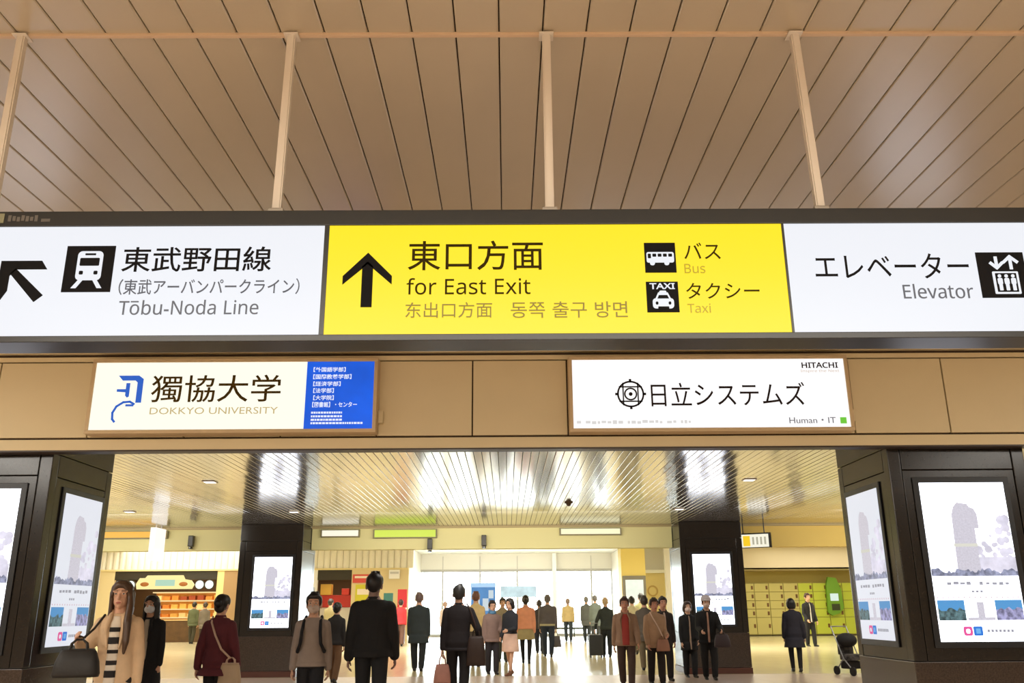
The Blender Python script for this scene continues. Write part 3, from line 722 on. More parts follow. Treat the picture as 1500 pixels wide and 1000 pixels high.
# second shop
r = tag(empty('shop_counter', (-8.05, 43.4, 0)), 'red shop counter with yellow boxes, right of the white pillar', 'counter')
P(MB().box(-8.8, -7.3, 43.1, 43.7, 0, 1.5, 0.02), 'body', mat('counter_white', (232, 226, 210), 0.5), r)
P(MB().box(-8.8, -7.3, 43.0, 43.7, 1.5, 2.05, 0.02), 'red_front', mat('counter_red', (196, 44, 30), 0.5), r)
P(MB().box(-8.8, -8.3, 43.0, 43.5, 2.06, 2.55, 0.02), 'yellow_box', mat('box_yellow', (240, 190, 80), 0.5), r)
P(MB().box(-7.8, -7.45, 43.0, 43.4, 2.06, 2.35, 0.02), 'red_box', mat('box_red', (232, 66, 50), 0.5), r)
def poster(name, x0, x1, z0, z1, y, col, label, m2=None):
    r = tag(empty(name, ((x0+x1)/2, y, z0)), label, 'poster')
    P(MB().box(x0, x1, y-0.04, y, z0, z1, 0.005), 'board', mat('poster_%d_%d_%d' % col, col, 0.6), r)
    w = x1-x0; h = z1-z0
    P(MB().box(x0+0.1*w, x1-0.1*w, y-0.043, y-0.04, z0+0.55*h, z0+0.8*h), 'print', mat('poster_print_%d' % col[0], m2 or (250, 236, 220), 0.6), r)
    return r
poster('wall_sign', -7.2, -6.25, 2.58, 2.96, 42.42, (222, 84, 74), 'red sign on the beige shop wall beside the head of the man in black')
poster('wall_poster', -7.05, -6.2, 1.5, 2.5, 42.42, (222, 214, 60), 'tall yellow poster under the red sign on the beige shop wall', (240, 240, 180))
poster('wall_sign', -5.5, -5.0, 2.75, 3.15, 42.3, (248, 248, 246), 'square white sign hanging at the corner of the beige shop wall', (206, 206, 206))
poster('wall_poster', -9.4, -8.95, 1.55, 2.4, 42.42, (190, 206, 230), 'pale blue poster on the white pillar behind the boy in grey', (150, 180, 220))
r = tag(empty('display_stand', (-4.5, 39.0, 0)), 'red and orange display stand by the shop corner', 'display stand')
P(MB().box(-5.0, -4.35, 38.8, 39.3, 0.0, 0.75, 0.02), 'base', mat('stand_brown', (120, 70, 50), 0.6), r)
P(MB().box(-5.0, -4.3, 38.8, 39.3, 0.75, 1.45, 0.02), 'bin', mat('stand_orange', (240, 120, 90), 0.6), r)
P(MB().box(-4.7, -4.3, 39.2, 39.3, 1.45, 2.2, 0.02), 'back_board', mat('stand_red', (214, 52, 66), 0.6), r)
P(MB().box(-5.3, -4.9, 39.2, 39.28, 1.5, 2.05, 0.02), 'side_board', mat('stand_teal', (60, 120, 116), 0.6), r)

# ------------------------------------------------------------------ far hall: right side
M_yel = mat('pillar_yellow', (232, 210, 120), 0.55)
b = MB(); b.box(5.05, 6.12, 40.0, 41.0, 0, 4.215, 0.02); struct(b.build('column', M_yel), 'yellow pillar with a lit map screen')
r = tag(empty('map_screen', (5.6, 39.9, 1.2)), 'lit map screen in a grey frame on the yellow pillar', 'screen')
P(MB().box(5.08, 6.1, 39.9, 40.0, 1.15, 2.72, 0.02), 'frame', mat('map_frame', (130, 126, 112), 0.5), r)
P(MB().box(5.2, 5.98, 39.88, 39.905, 1.3, 2.55), 'screen', glow('map_lit', (246, 252, 232), 1.0, noise=0.05, nscale=3), r)
wallbox('wall_right_front', 5.6, 9.6, 43.8, 44.0, 0, 4.2, mat('wall_yellow', (226, 206, 140), 0.6))
wallbox('trim_2', 5.6, 9.6, 43.5, 43.8, 2.98, 3.12, mat('ledge_white', (246, 244, 232), 0.5))
wallbox('wall_panel', 5.6, 9.6, 43.72, 43.8, 3.12, 4.2, mat('panel_pale', (208, 204, 192), 0.6))
wallbox('wall_right_side', 5.6, 5.75, 44.0, 48.5, 0, 4.2, M_header)
b = MB(); b.box(7.35, 7.65, 42.0, 42.3, 0, 4.215, 0.02); struct(b.build('column', mat('post_white', (238, 236, 230))), 'white post beside the ticket machine')
r = tag(empty('ticket_machine', (7.95, 42.2, 0)), 'white machine with teal and red panels left of the two people in black', 'machine')
P(MB().box(7.7, 8.2, 42.0, 42.6, 0, 2.4, 0.03), 'body', mat('machine_white', (232, 230, 222), 0.5), r)
P(MB().box(7.75, 8.15, 41.98, 42.0, 1.95, 2.25), 'teal_panel', mat('machine_teal', (130, 186, 176), 0.5), r)
P(MB().box(7.75, 8.15, 41.98, 42.0, 1.4, 1.85), 'red_panel', mat('machine_red', (232, 150, 146), 0.5), r)
b = MB(); b.ring(7.0, 2.15, 0.26, 0.26, 0.07, 43.76, 43.8, 24); tag(b.build('wall_emblem', mat('emblem_tan', (196, 162, 92), 0.6)), 'faint tan ring emblem on the yellow wall right of the map screen', 'emblem')
wallbox('wall_locker_back', 9.4, 26, 46.5, 46.7, 0, 4.2, mat('wall_khaki', (214, 196, 112), 0.6))
wallbox('wall_locker_side', 9.4, 9.6, 44.0, 46.5, 0, 4.2, mat('wall_yellow', (226, 206, 140)))
wallbox('wall_locker_bulkhead', 9.6, 26, 44.0, 44.25, 3.14, 4.2, mat('bulkhead_cream', (228, 214, 180), 0.6))
wallbox('ceiling_locker', 9.6, 26, 44.0, 46.5, 3.14, 3.2, mat('bulkhead_cream', (228, 214, 180)))
area('lamp_lockers', (15, 44.6, 3.1), 8, 0.5, 30, (1.0, 0.94, 0.72))
M_lockA = mat('locker_sand', (204, 194, 118), 0.45); M_lockB = mat('locker_lime', (196, 208, 70), 0.45)
M_lockbody = mat('locker_body', (150, 138, 70), 0.5); M_key = mat('locker_lock', (112, 76, 30), 0.4)
def locker(m, label, group):
    r = tag(empty('coin_locker', (0, 0, 0)), label, 'locker', group)
    MB().box(-0.365, 0.365, 0.0, 0.75, 0.06, 2.54).build('body', M_lockbody, r)
    MB().box(-0.35, 0.35, 0.04, 0.7, 0.0, 0.06).build('base', mat('locker_base', (86, 80, 50), 0.6), r)
    z = 0.08
    for h in (0.80, 0.40, 0.40, 0.42, 0.42):
        d = MB().box(-0.352, 0.352, -0.025, 0.0, z+0.012, z+h-0.012, 0.008).build('door', m, r)
        b = MB(); b.box(0.21, 0.31, -0.045, -0.025, z+h*0.5-0.09, z+h*0.5+0.09, 0.01); b.build('lock', M_key, d); z += h
    return r
la = locker(M_lockA, 'sand-coloured coin locker column in the wall behind the woman in a dark coat', 'sand-coloured coin lockers')
lb = locker(M_lockB, 'yellow-green coin locker column in the wall behind the man in a suit', 'yellow-green coin lockers')
for k in range(13):
    src = la if k < 5 else lb
    c = src if k in (0, 5) else copy_tree(src)
    c.location = (11.3+0.737*k, 45.72, 0)
r = tag(empty('locker_panel', (16.25, 45.4, 0)), 'green rounded control panel with a small white screen among the lockers', 'control panel')
b = MB(); b.prism([(15.95, 1.1), (16.15, 0.95), (16.5, 1.05), (16.75, 1.3), (16.7, 2.2), (16.5, 2.75), (16.1, 2.8), (15.98, 2.4)], 45.48, 45.66); P(b, 'body', mat('panel_green', (112, 160, 40), 0.5), r)
P(MB().box(16.12, 16.52, 45.46, 45.48, 1.65, 2.0), 'screen', glow('panel_screen', (222, 240, 226), 1.0), r)
P(MB().box(16.15, 16.55, 45.46, 45.48, 1.2, 1.5), 'keypad', mat('panel_dark', (56, 66, 30), 0.5), r)


# ------------------------------------------------------------------ people
def voxel(mb, size, smooth=3):
    """one continuous closed surface grown over overlapping volumes"""
    me = mb.mesh('tmp_volume')
    o = bpy.data.objects.new('tmp_volume', me); COL.objects.link(o)
    m = o.modifiers.new('r', 'REMESH'); m.mode = 'VOXEL'; m.voxel_size = size; m.use_smooth_shade = True
    if smooth:
        q = o.modifiers.new('s', 'SMOOTH'); q.factor = 0.5; q.iterations = smooth
    dg = bpy.context.evaluated_depsgraph_get()
    out = bpy.data.meshes.new_from_object(o.evaluated_get(dg))
    bpy.data.objects.remove(o); bpy.data.meshes.remove(me)
    return out
def vobj(mb, name, m, parent, size, smooth=3):
    me = voxel(mb, size, smooth); me.name = name; me.materials.clear(); me.materials.append(m)
    o = bpy.data.objects.new(name, me); COL.objects.link(o); o.parent = parent
    return o
def skin(c=(214, 168, 140)): return mat('skin_%d_%d_%d' % c, c, 0.5, noise=0.03, nscale=12)
def cloth(c, r=0.85): return mat('cloth_%d_%d_%d' % c, c, r, noise=0.07, nscale=9, bump=0.5, bscale=14)
def hairm(c): return mat('hair_%d_%d_%d' % c, c, 0.4, noise=0.2, nscale=40, stretch=(1, 1, 0.15))
TORSO = [(0.80, .150, .100, .005), (0.88, .162, .115, .01), (0.96, .150, .108, .005), (1.04, .140, .100, 0), (1.14, .148, .104, 0), (1.23, .164, .110, 0),
         (1.29, .170, .104, .003), (1.34, .160, .092, .007), (1.38, .128, .076, .010), (1.415, .085, .062, .012), (1.45, .058, .054, .012)]
def torso_at(z):
    for a, b in zip(TORSO, TORSO[1:]):
        if a[0] <= z <= b[0]:
            t = (z-a[0])/(b[0]-a[0]); return [a[i]+(b[i]-a[i])*t for i in range(4)]
    return list(TORSO[0] if z < TORSO[0][0] else TORSO[-1])
def rotx(v, a): c, s = math.cos(a), math.sin(a); return Vector((v.x, v.y*c-v.z*s, v.y*s+v.z*c))
def person(label, X, Y, H, face=0, hair='short', hc=(26, 22, 20), sk=(214, 168, 140), top=(40, 40, 44), hem=0.84, flare=0.0, puff=0.018, bottom='trousers',
           bc=(28, 28, 32), skirt_hem=0.55, inner=None, open_w=0.05, mask=None, stride=12, armL=(4, 7, 8), armR=(-4, 7, 8), fine=False, scale_head=1.0, wide=1.0,
           shoes=(24, 22, 22), hat=None, collar=True, stripes=False, stripe_c=(36, 32, 32), scarf=None, bare_arms=False, female=False, lock=0):
    k = H/1.70
    root = tag(empty('person', (X, Y, 0), R(face)), label, 'person'); root.scale = (k, k, k)
    vs = (0.0075 if fine else 0.0125)
    body = MB(); J = {}
    # legs: a stride with one leg forward, the other behind with a bent knee and lifted heel
    if hem < .72: stride = min(stride, 7)
    a = R(stride); th, sh = 0.39, 0.39
    fk = rotx(Vector((0, 0, -th)), -a); fa = fk + rotx(Vector((0, 0, -sh)), -a*0.75)
    hz = 0.08 - fa.z
    bk = rotx(Vector((0, 0, -th)), a*0.55); ba = bk + rotx(Vector((0, 0, -sh)), a*1.5)
    drop = hz-0.86
    lx = 0.085*wide
    legs = []
    for sgn, (kn, an, bend) in ((1, (fk, fa, 0)), (-1, (bk, ba, 1))):
        h = Vector((sgn*lx, 0.005, hz)); kne = h+kn; ank = h+an
        kne.x += sgn*0.006; ank.x += sgn*-0.012
        legs.append((h, kne, ank, bend))
        body.cap(h, kne, .078*wide, .052, flat=None); body.cap(kne, ank, .052, .034); body.ell(kne*0.68+ank*0.32+Vector((0, .006, 0)), .044, .046, .07)
    for cx, cy, z, rx, ry in [(0, t[3], t[0]+drop, t[1]*wide, t[2]) for t in TORSO][:0]: pass
    body.loft([(0, t[3], t[0]+drop, t[1]*wide, t[2]) for t in TORSO], 28, 2.2)
    Z = lambda z: z+drop
    # neck and head
    body.cap((0, .012, Z(1.40)), (0, -.006, Z(1.52)), .066, .058)
    hs = scale_head*1.15; hcz = Z(1.585); hc0 = Vector((0, -.012, hcz))
    def hp(x, y, z): return Vector((x*hs, -.012+(y+.012)*hs, hcz+(z-1.585)*hs))
    body.ell(hp(0, 0, 1.600), .074*hs, .090*hs, .098*hs, None, 20, 14)
    body.ell(hp(0, -.030, 1.535), .056*hs, .062*hs, .062*hs, None, 18, 12)
    body.cap(hp(0, -.066, 1.494), hp(0, -.05, 1.50), .022*hs, .03*hs)
    body.cap(hp(0, -.094, 1.592), hp(0, -.110, 1.556), .009*hs, .015*hs)
    body.cap(hp(-.02, -.088, 1.52), hp(.02, -.088, 1.52), .010*hs, .010*hs)
    for sgn in (1, -1):
        body.ell(hp(sgn*.076, .008, 1.568), .012*hs, .024*hs, .034*hs)
        body.cap(hp(sgn*.012, -.088, 1.612), hp(sgn*.05, -.074, 1.612), .012*hs, .011*hs)
    # arms and hands
    arms = []
    for sgn, (sw, ab, el) in ((1, armL), (-1, armR)):
        s0 = Vector((sgn*.158*wide, .008, Z(1.318)))
        d1 = Vector((0, 0, -1)); d1 = rotx(d1, -R(sw)); d1 = Vector((d1.x+sgn*math.sin(R(ab)), d1.y, d1.z)).normalized()
        e0 = s0+d1*.285
        inw = 0.25*math.sin(R(min(el, 100)))
        d2 = rotx(Vector((0, 0, -1)), -R(sw+el)); d2 = Vector((d2.x+sgn*(math.sin(R(ab))*0.6-inw), d2.y, d2.z)).normalized()
        w0 = e0+d2*.245
        arms.append((s0, e0, w0, d1, d2))
        body.cap(s0, e0, .050*wide, .038); body.cap(e0, w0, .038, .025)
        n = Vector((-sgn, 0, 0)); n = (n-d2*n.dot(d2)).normalized(); l = n.cross(d2).normalized()
        if l.y > 0: l = -l
        J['hand%d' % sgn] = (w0+d2*.10+n*0.012, d2, n, l)
        body.cap(w0+d2*.01, w0+d2*.075, .030, .036, 14, (n, 0.42))
        for i, (off, ln) in enumerate(((.027, .066), (.009, .074), (-.009, .070), (-.026, .055))):
            b0 = w0+d2*.088+l*off; c1 = R(18+6*i); c2 = R(48+8*i)
            m1 = b0+(d2*math.cos(c1)+n*math.sin(c1))*ln*.55; m2 = m1+(d2*math.cos(c2)+n*math.sin(c2))*ln*.5
            body.cap(b0-d2*.012, m1, .0098, .0088, 8); body.cap(m1, m2, .0088, .0072, 8)
        t0 = w0+d2*.03+l*.022; t1 = t0+(d2*.7+l*.6+n*.35).normalized()*.042; t2 = t1+(d2*.9+l*.15+n*.3).normalized()*.032
        body.cap(t0, t1, .013, .0105, 8); body.cap(t1, t2, .0105, .008, 8)
    vobj(body, 'body', skin(sk), root, vs, 2)
    # shoes
    for h, kne, ank, bend in legs:
        b = MB(); an = R(28*bend*min(1, stride/14)); f = rotx(Vector((0, -1, 0)), an); up = rotx(Vector((0, 0, 1)), an)
        heel = ank+up*-.045+f*-.03
        b.cap(heel, heel+f*.10, .038, .042); b.cap(heel+f*.10, heel+f*.20+up*-.006, .042, .032, 14, (up, 0.7)); b.cap(ank+up*.01, heel, .040, .042)
        b.cap(heel+up*-.028, heel+f*.2+up*-.028, .03, .03, 12, (up, 0.35))
        vobj(b, 'shoe', mat('shoe_%d_%d_%d' % shoes, shoes, 0.45), root, 0.011 if fine else .014, 1)
    # lower garment
    if bottom in ('trousers', 'leggings', 'shorts'):
        b = MB(); o = .027 if bottom != 'leggings' else .012
        for h, kne, ank, bend in legs:
            if bottom == 'shorts': kk = h*0.12+kne*0.88; b.cap(h, kk, .082*wide+o, .075+o)
            else:
                d = (ank-kne).normalized()
                b.cap(h, kne, .080*wide+min(o, .012), .054+o); b.cap(kne, ank-d*.012, .054+o, .036+o*1.1)
        b.loft([(0, t[3], t[0]+drop, t[1]*wide+.012, t[2]+.012) for t in TORSO[:4]], 24)
        vobj(b, bottom if bottom != 'shorts' else 'shorts', cloth(bc), root, vs*1.3, 2)
    if bottom in ('skirt', 'legs_skirt'):
        b = MB(); n = 7; rs = []
        for i in range(n):
            t = i/(n-1); z = Z(1.02)*(1-t)+Z(skirt_hem)*t; rs.append((0, .005, z, (.148+.055*min(1, t*1.6)+.02*t)*wide, .112+.05*min(1, t*1.5)+.03*t))
        b.loft(rs[::-1], 28); vobj(b, 'skirt', cloth(bc), root, vs*1.3, 2)
        if bottom == 'legs_skirt':
            b = MB()
            for h, kne, ank, bend in legs: b.cap(h, kne, .086, .066); b.cap(kne, ank, .066, .044)
            vobj(b, 'leggings', cloth((26, 24, 26)), root, vs*1.3, 2)
    # upper garment
    b = MB(); rings = []
    hz_ = Z(hem) if hem >= 0.75 else hem
    zz = [Z(t[0]) for t in TORSO[1:]]
    base = [(t[3], Z(t[0]), t[1]*wide+puff, t[2]+puff) for t in TORSO if Z(t[0]) > hz_+.03]
    lowr = torso_at(max(hem, 0.88))
    extra = []
    nlow = 5 if hem < 0.84 else 1
    for i in range(nlow):
        t = i/nlow; z = hz_+(base[0][1]-hz_)*t; w = (1-t)
        extra.append((lowr[3], z, max(lowr[1]*wide, .162*wide)+puff+flare*w+.010, max(lowr[2], .115)+puff+flare*w*.8+.016))
    rings = [(0, y, z, rx, ry) for y, z, rx, ry in extra+base[:-1]]
    b.loft(rings, 30, 2.2)
    if collar and not inner: b.loft([(0, .012, Z(1.395), .085, .072), (0, .008, Z(1.43), .074, .068), (0, .006, Z(1.455), .071, .067)], 22)
    for s0, e0, w0, d1, d2 in arms:
        p = puff*0.75
        b.cap(s0, e0, .053*wide+p, .042+p)
        if bare_arms: continue
        b.cap(e0, w0-d2*.012, .042+p, .030+p)
    tm = cloth(top)
    vobj(b, 'jacket' if not female else 'top', tm, root, vs*1.25, 3)
    # open front with the garment below, shown as a strip that follows the chest
    if inner:
        b = MB(); rs = []
        for z in (max(hz_, Z(.84)) if hem >= .8 else max(hz_+.02, Z(.62)), Z(.96), Z(1.10), Z(1.22), Z(1.32), Z(1.39)):
            q = torso_at(z-drop); lo = torso_at(max(z-drop, .88)); f = (flare*max(0, (base[0][1]-z)/(max(base[0][1]-hz_, .01))) if hem < .84 else 0)
            ww = open_w*(0.75 if z > Z(1.35) else 1.0)
            fy = lo[3]-(lo[2]+puff+f*.8+(.010 if z > Z(.9) else .024))
            rs.append((0, fy+.028, z, ww, .034))
        b.loft(rs, 20, 2.6); it = vobj(b, 'shirt', cloth(inner), root, vs*1.1, 1)
        if stripes:
            zt = Z(1.27); i = 0
            while zt > Z(.60):
                q = torso_at(max(zt-drop, .88)); f = (flare*max(0, (base[0][1]-zt)/(max(base[0][1]-hz_, .01))) if hem < .84 else 0); fy = q[3]-(q[2]+puff+f*.8+(.010 if zt > Z(.9) else .025))
                hh = (.020, .030, .016)[i % 3]; i += 1
                b = MB(); b.loft([(0, fy+.026, zt-hh, open_w*1.01, .036), (0, fy+.026, zt+hh, open_w*1.01, .036)], 20, 2.6); b.build('stripe', cloth(stripe_c), it); zt -= .098
        for sgn in (1, -1):
            def fr(z):
                q = torso_at(max(z-drop, .88)); return q[3]-(q[2]+puff+.004)
            b = MB(); pts = [Vector((sgn*.066, .030, Z(1.45))), Vector((sgn*(.062), fr(Z(1.36))-.004, Z(1.38))), Vector((sgn*(open_w+.030), fr(Z(1.28)), Z(1.28))), Vector((sgn*(open_w+.004), fr(Z(1.12)), Z(1.10)))]
            b.cap(pts[0], pts[1], .020, .022, 10); b.cap(pts[1], pts[2], .022, .024, 10); b.cap(pts[2], pts[3], .024, .010, 10)
            vobj(b, 'lapel', tm, root, .009, 2)
    if scarf:
        b = MB(); b.loft([(0, -.01, Z(1.39), .10, .09), (0, -.012, Z(1.44), .10, .095), (0, -.01, Z(1.49), .08, .08)], 20); vobj(b, 'scarf', cloth(scarf), root, vs*1.3, 2)
    # hair
    hm = hairm(hc); b = MB()
    if hair == 'bald':
        b.free = None
    if hair != 'none':
        b.ell(hp(0, .014, 1.606), .084*hs, .092*hs, .101*hs, None, 22, 14)
        b.ell(hp(0, -.038, 1.662), .068*hs, .056*hs, .040*hs)
        for sgn in (1, -1): b.ell(hp(sgn*.070, -.020, 1.620), .018*hs, .045*hs, .050*hs)
    if hair == 'short':
        b.ell(hp(0, .042, 1.572), .064*hs, .050*hs, .066*hs)
        for i in range(12):
            t = random.uniform(0, 6.28); r_ = random.uniform(.1, .6); b.cap(hp(.08*r_*math.cos(t), .01+.085*r_*math.sin(t), 1.67), hp(.09*r_*math.cos(t), .0+.095*r_*math.sin(t), 1.712), .018*hs, .008*hs)
    if hair in ('long', 'bob'):
        ze = Z(1.10) if hair == 'long' else Z(1.46)
        b.loft([(0, .050, ze, .085, .030), (0, .060, (ze+Z(1.52))/2, .100, .046), (0, .045, Z(1.52), .094*hs, .060*hs), (0, .02, Z(1.60), .088*hs, .085*hs)], 22)
        for sgn in (1, -1):
            for j in range(3):
                x = sgn*(.070+.012*j); b.cap(hp(sgn*(.074+.004*j), -.035+.02*j, 1.60), Vector((x*1.12, -.055+.03*j if hair == 'long' else -.02+.02*j, ze+.02+.02*j)), .022, .013)
            b.cap(hp(sgn*.03, -.072, 1.655), hp(sgn*.068, -.062, 1.58), .017*hs, .012*hs)
    if lock:
        pts = [hp(lock*.070, -.045, 1.60), hp(lock*.085, -.06, 1.50), Vector((lock*.105, -.125, Z(1.33))), Vector((lock*.115, -.150, Z(1.16))), Vector((lock*.108, -.150, Z(1.06)))]
        for q0, q1, r0, r1 in zip(pts, pts[1:], (.026, .034, .038, .032), (.034, .038, .032, .014)): b.cap(q0, q1, r0, r1, 10)
    if hair == 'bun':
        b.ell(hp(0, .05, 1.56), .068*hs, .05*hs, .07*hs); b.ell(hp(0, .105, 1.60), .045*hs, .04*hs, .045*hs)
    if hair != 'none': vobj(b, 'hair', hm, root, vs*1.15, 2)
    else: b.bm.free()
    if hat:
        b = MB(); b.loft([(0, .002, hp(0, 0, 1.618).z, .097*hs, .112*hs), (0, .003, hp(0, 0, 1.67).z, .094*hs, .108*hs), (0, .006, hp(0, 0, 1.715).z, .066*hs, .076*hs), (0, .008, hp(0, 0, 1.730).z, .025, .03)], 22)
        b.ell(hp(0, -.130, 1.628), .072*hs, .060*hs, .010*hs); vobj(b, 'cap', cloth(hat), root, vs, 1)
    # face
    if mask:
        b = MB(); b.ell(hp(0, -.050, 1.533), .066*hs, .060*hs, .052*hs); b.cap(hp(0, -.095, 1.57), hp(0, -.112, 1.545), .018*hs, .016*hs)
        mo = vobj(b, 'face_mask', cloth(mask), root, vs, 1)
        b = MB()
        for sgn in (1, -1): b.cap(hp(sgn*.062, -.045, 1.55), hp(sgn*.082, .008, 1.575), .003, .003, 6)
        b.build('ear_loop', cloth(mask), mo)
    for sgn in (1, -1):
        b = MB(); b.ell(hp(sgn*.031, -.084, 1.592), .013*hs, .008*hs, .0075*hs, None, 10, 6); e = b.build('eye', mat('eye_white', (226, 222, 216), 0.3), root, True)
        b = MB(); b.ell(hp(sgn*.031, -.0885, 1.592), .0068*hs, .005*hs, .0068*hs, None, 10, 6); b.build('iris', mat('iris_dark', (32, 22, 16), 0.3), e, True)
        b = MB(); b.cap(hp(sgn*.016, -.094, 1.614), hp(sgn*.046, -.084, 1.615), .0045*hs, .0035*hs, 8); b.build('eyebrow', hm, root, True)
    if not mask:
        b = MB(); b.ell(hp(0, -.0985, 1.521), .022*hs, .006*hs, .0065*hs, None, 12, 6); b.build('mouth', mat('lips', (170, 96, 88), 0.45), root, True)
    J['k'] = k; J['root'] = root; J['drop'] = drop; J['mx'] = Matrix.Translation((X, Y, 0)) @ Matrix.Rotation(R(face), 4, 'Z') @ Matrix.Scale(k, 4)
    J['hem'] = hz_
    return J
def world(J, p): return J['mx'] @ Vector(p)
def hand(J, s): return J['mx'] @ J['hand%d' % s][0]
def bag(name, label, cat, grip, w, h, d, col, rz=0, style='tote', strap=None, drop=0.12):
    """a bag whose handle passes through the grip point"""
    r = tag(empty(name, (grip.x, grip.y, grip.z-drop-h), R(rz)), label, cat)
    m = cloth(col, 0.6)
    b = MB()
    b.loft([(0, 0, 0, w*.50, d*.5), (0, 0, h*.12, w*.52, d*.56), (0, 0, h*.55, w*.48, d*.5), (0, 0, h*.92, w*.40, d*.34), (0, 0, h, w*.36, d*.2)], 28, 3.2)
    b.build('bag_body', m, r, True)
    hm_ = cloth(strap or tuple(int(v*.8) for v in col), 0.5)
    for y in (-d*.16, d*.16):
        b = MB(); b.tube([(-w*.2, y, h*.93), (-w*.17, y*.6, h+drop*.6), (-w*.07, 0, h+drop), (w*.07, 0, h+drop), (w*.17, y*.6, h+drop*.6), (w*.2, y, h*.93)], .008); b.build('handle', hm_, r, True)
    b = MB(); b.box(-w*.36, w*.36, -d*.1-.004, d*.1+.004, h-.01, h+.006, .004); b.build('zip_edge', hm_, r)
    return r
def strap_line(J, pts, col, parent, wdt=.016):
    b = MB(); W_ = [world(J, p) for p in pts]; inv = Matrix.Translation(-parent.location)
    b.tube(W_, wdt); o = b.build('strap', cloth(col, 0.6), None, True); o.parent = parent
    o.matrix_parent_inverse = (Matrix.Translation(parent.location) @ parent.rotation_euler.to_matrix().to_4x4()).inverted()
    return o
px = lambda x, y: (x-743)/1344*y
BLK = (26, 26, 28)
# the row nearest the visitor
p = person('woman in an open beige coat over a striped top, carrying a black handbag', px(178, 7.9), 7.9, 1.525, 8, 'long', (74, 52, 34), top=(214, 184, 148), hem=0.52, flare=.065,
           inner=(226, 214, 196), open_w=.05, stripes=True, lock=1, bottom='trousers', bc=(40, 36, 36), armR=(14, 24, 104), armL=(-6, 9, 10), fine=True, stride=3, collar=True)
h = p['mx'] @ (Vector(p['hand-1'][0]))
bg_ = bag('handbag', 'black leather handbag hanging from the arm of the woman in a beige coat', 'handbag', h+Vector((.04, -.03, -.03)), .34, .21, .15, (30, 27, 24), 10, drop=.075)
strap_line(p, [(-.13, -.03, 1.40+p['drop']), (-.19, -.10, 1.28+p['drop']), (-.25, -.17, 1.20+p['drop']), p['hand-1'][0]], (34, 26, 22), bg_, .010)
person('woman in a white face mask, black jacket and pale blouse behind the beige coat', px(223, 11.3), 11.3, 1.475, -6, 'long', (24, 20, 20), top=BLK, hem=0.80, inner=(186, 176, 158), open_w=.05, mask=(232, 236, 242),
       bottom='skirt', bc=(26, 25, 27), skirt_hem=.40, armL=(-2, 6, 6), armR=(6, 6, 12), fine=True, stride=9)
p = person('person in a maroon jacket seen from behind with a beige bag strap across the back', px(325, 10.5), 10.5, 1.46, 172, 'bun', (24, 20, 20), top=(92, 36, 44), hem=0.70, flare=.055, puff=.026, bc=(28, 26, 28),
           armL=(-8, 14, 10), armR=(4, 14, 12), fine=True, stride=12)
bm_ = bag('shoulder_bag', 'beige patterned shoulder bag on the hip of the person in maroon', 'bag', world(p, (-.235, .10, .92)), .26, .30, .10, (190, 166, 134), 172, drop=.06, strap=(206, 176, 152))
strap_line(p, [(.10, .02, 1.43+p['drop']), (.06, .125, 1.36+p['drop']), (-.02, .155, 1.20+p['drop']), (-.12, .165, 1.03+p['drop']), (-.225, .12, .92)], (206, 176, 152), bm_, .012)
p = person('boy in a grey sweatshirt and face mask with black backpack straps', px(460, 10.3), 10.3, 1.465, 4, 'short', (30, 26, 24), top=(150, 136, 126), hem=0.82, flare=.012, puff=.024, mask=(206, 186, 172), bc=(30, 30, 34),
           armL=(-6, 9, 8), armR=(5, 9, 10), fine=True, stride=11, scale_head=1.04, collar=False)
d0 = p['drop']
r = tag(empty('backpack', tuple(p['mx'] @ Vector((0, .17, 1.0))), R(4)), 'black backpack worn by the boy in grey', 'backpack'); r.scale = (p['k'],)*3
b = MB(); b.box(-.15, .15, 0, .14, -.02, .38, .04); b.build('pack_body', cloth((24, 24, 28)), r)
b = MB(); b.box(-.12, .12, .13, .18, .0, .20, .03); b.build('front_pocket', cloth((24, 24, 28)), r)
for sgn in (1, -1):
    b = MB(); b.tube([(sgn*.095, .0, .34), (sgn*.10, -.10, .425+d0), (sgn*.105, -.24, .37+d0), (sgn*.115, -.318, .25+d0), (sgn*.13, -.315, .10+d0), (sgn*.17, -.24, .0+d0), (sgn*.15, .02, .02)], .021); b.build('strap', cloth((24, 24, 28)), r, True)
p = person('man in a thick black jacket and dark trousers walking away, taller than those around him', px(547, 10.5), 10.5, 1.695, 180, 'short', (22, 20, 20), sk=(150, 122, 112), top=BLK, hem=0.80, flare=.012, puff=.040, bc=(30, 32, 36),
           armL=(-5, 11, 6), armR=(5, 11, 8), fine=True, stride=12, wide=1.12)
p = person('man in a dark suit walking away with a brown bag on his right shoulder', px(672, 13.5), 13.5, 1.635, 180, 'short', (58, 58, 58), top=(40, 36, 40), hem=0.76, puff=.022, bc=(34, 32, 34), armL=(-2, 10, 4), armR=(-14, 30, 62), fine=True, stride=11, wide=1.08)
bs = bag('shoulder_bag', 'dark brown shoulder bag on the right of the man in a suit', 'bag', world(p, (-.27, .10, 1.06)), .27, .40, .14, (62, 46, 40), 175, drop=.10)
strap_line(p, [(-.12, -.04, 1.44+p['drop']), (-.17, .085, 1.37+p['drop']), (-.25, .125, 1.15+p['drop']), (-.27, .10, 1.06)], (70, 48, 42), bs, .012)
bag('paper_bag', 'pinkish carrier bag in the left hand of the man in a suit', 'bag', hand(p, 1), .24, .26, .10, (206, 150, 136), 180, drop=.12)
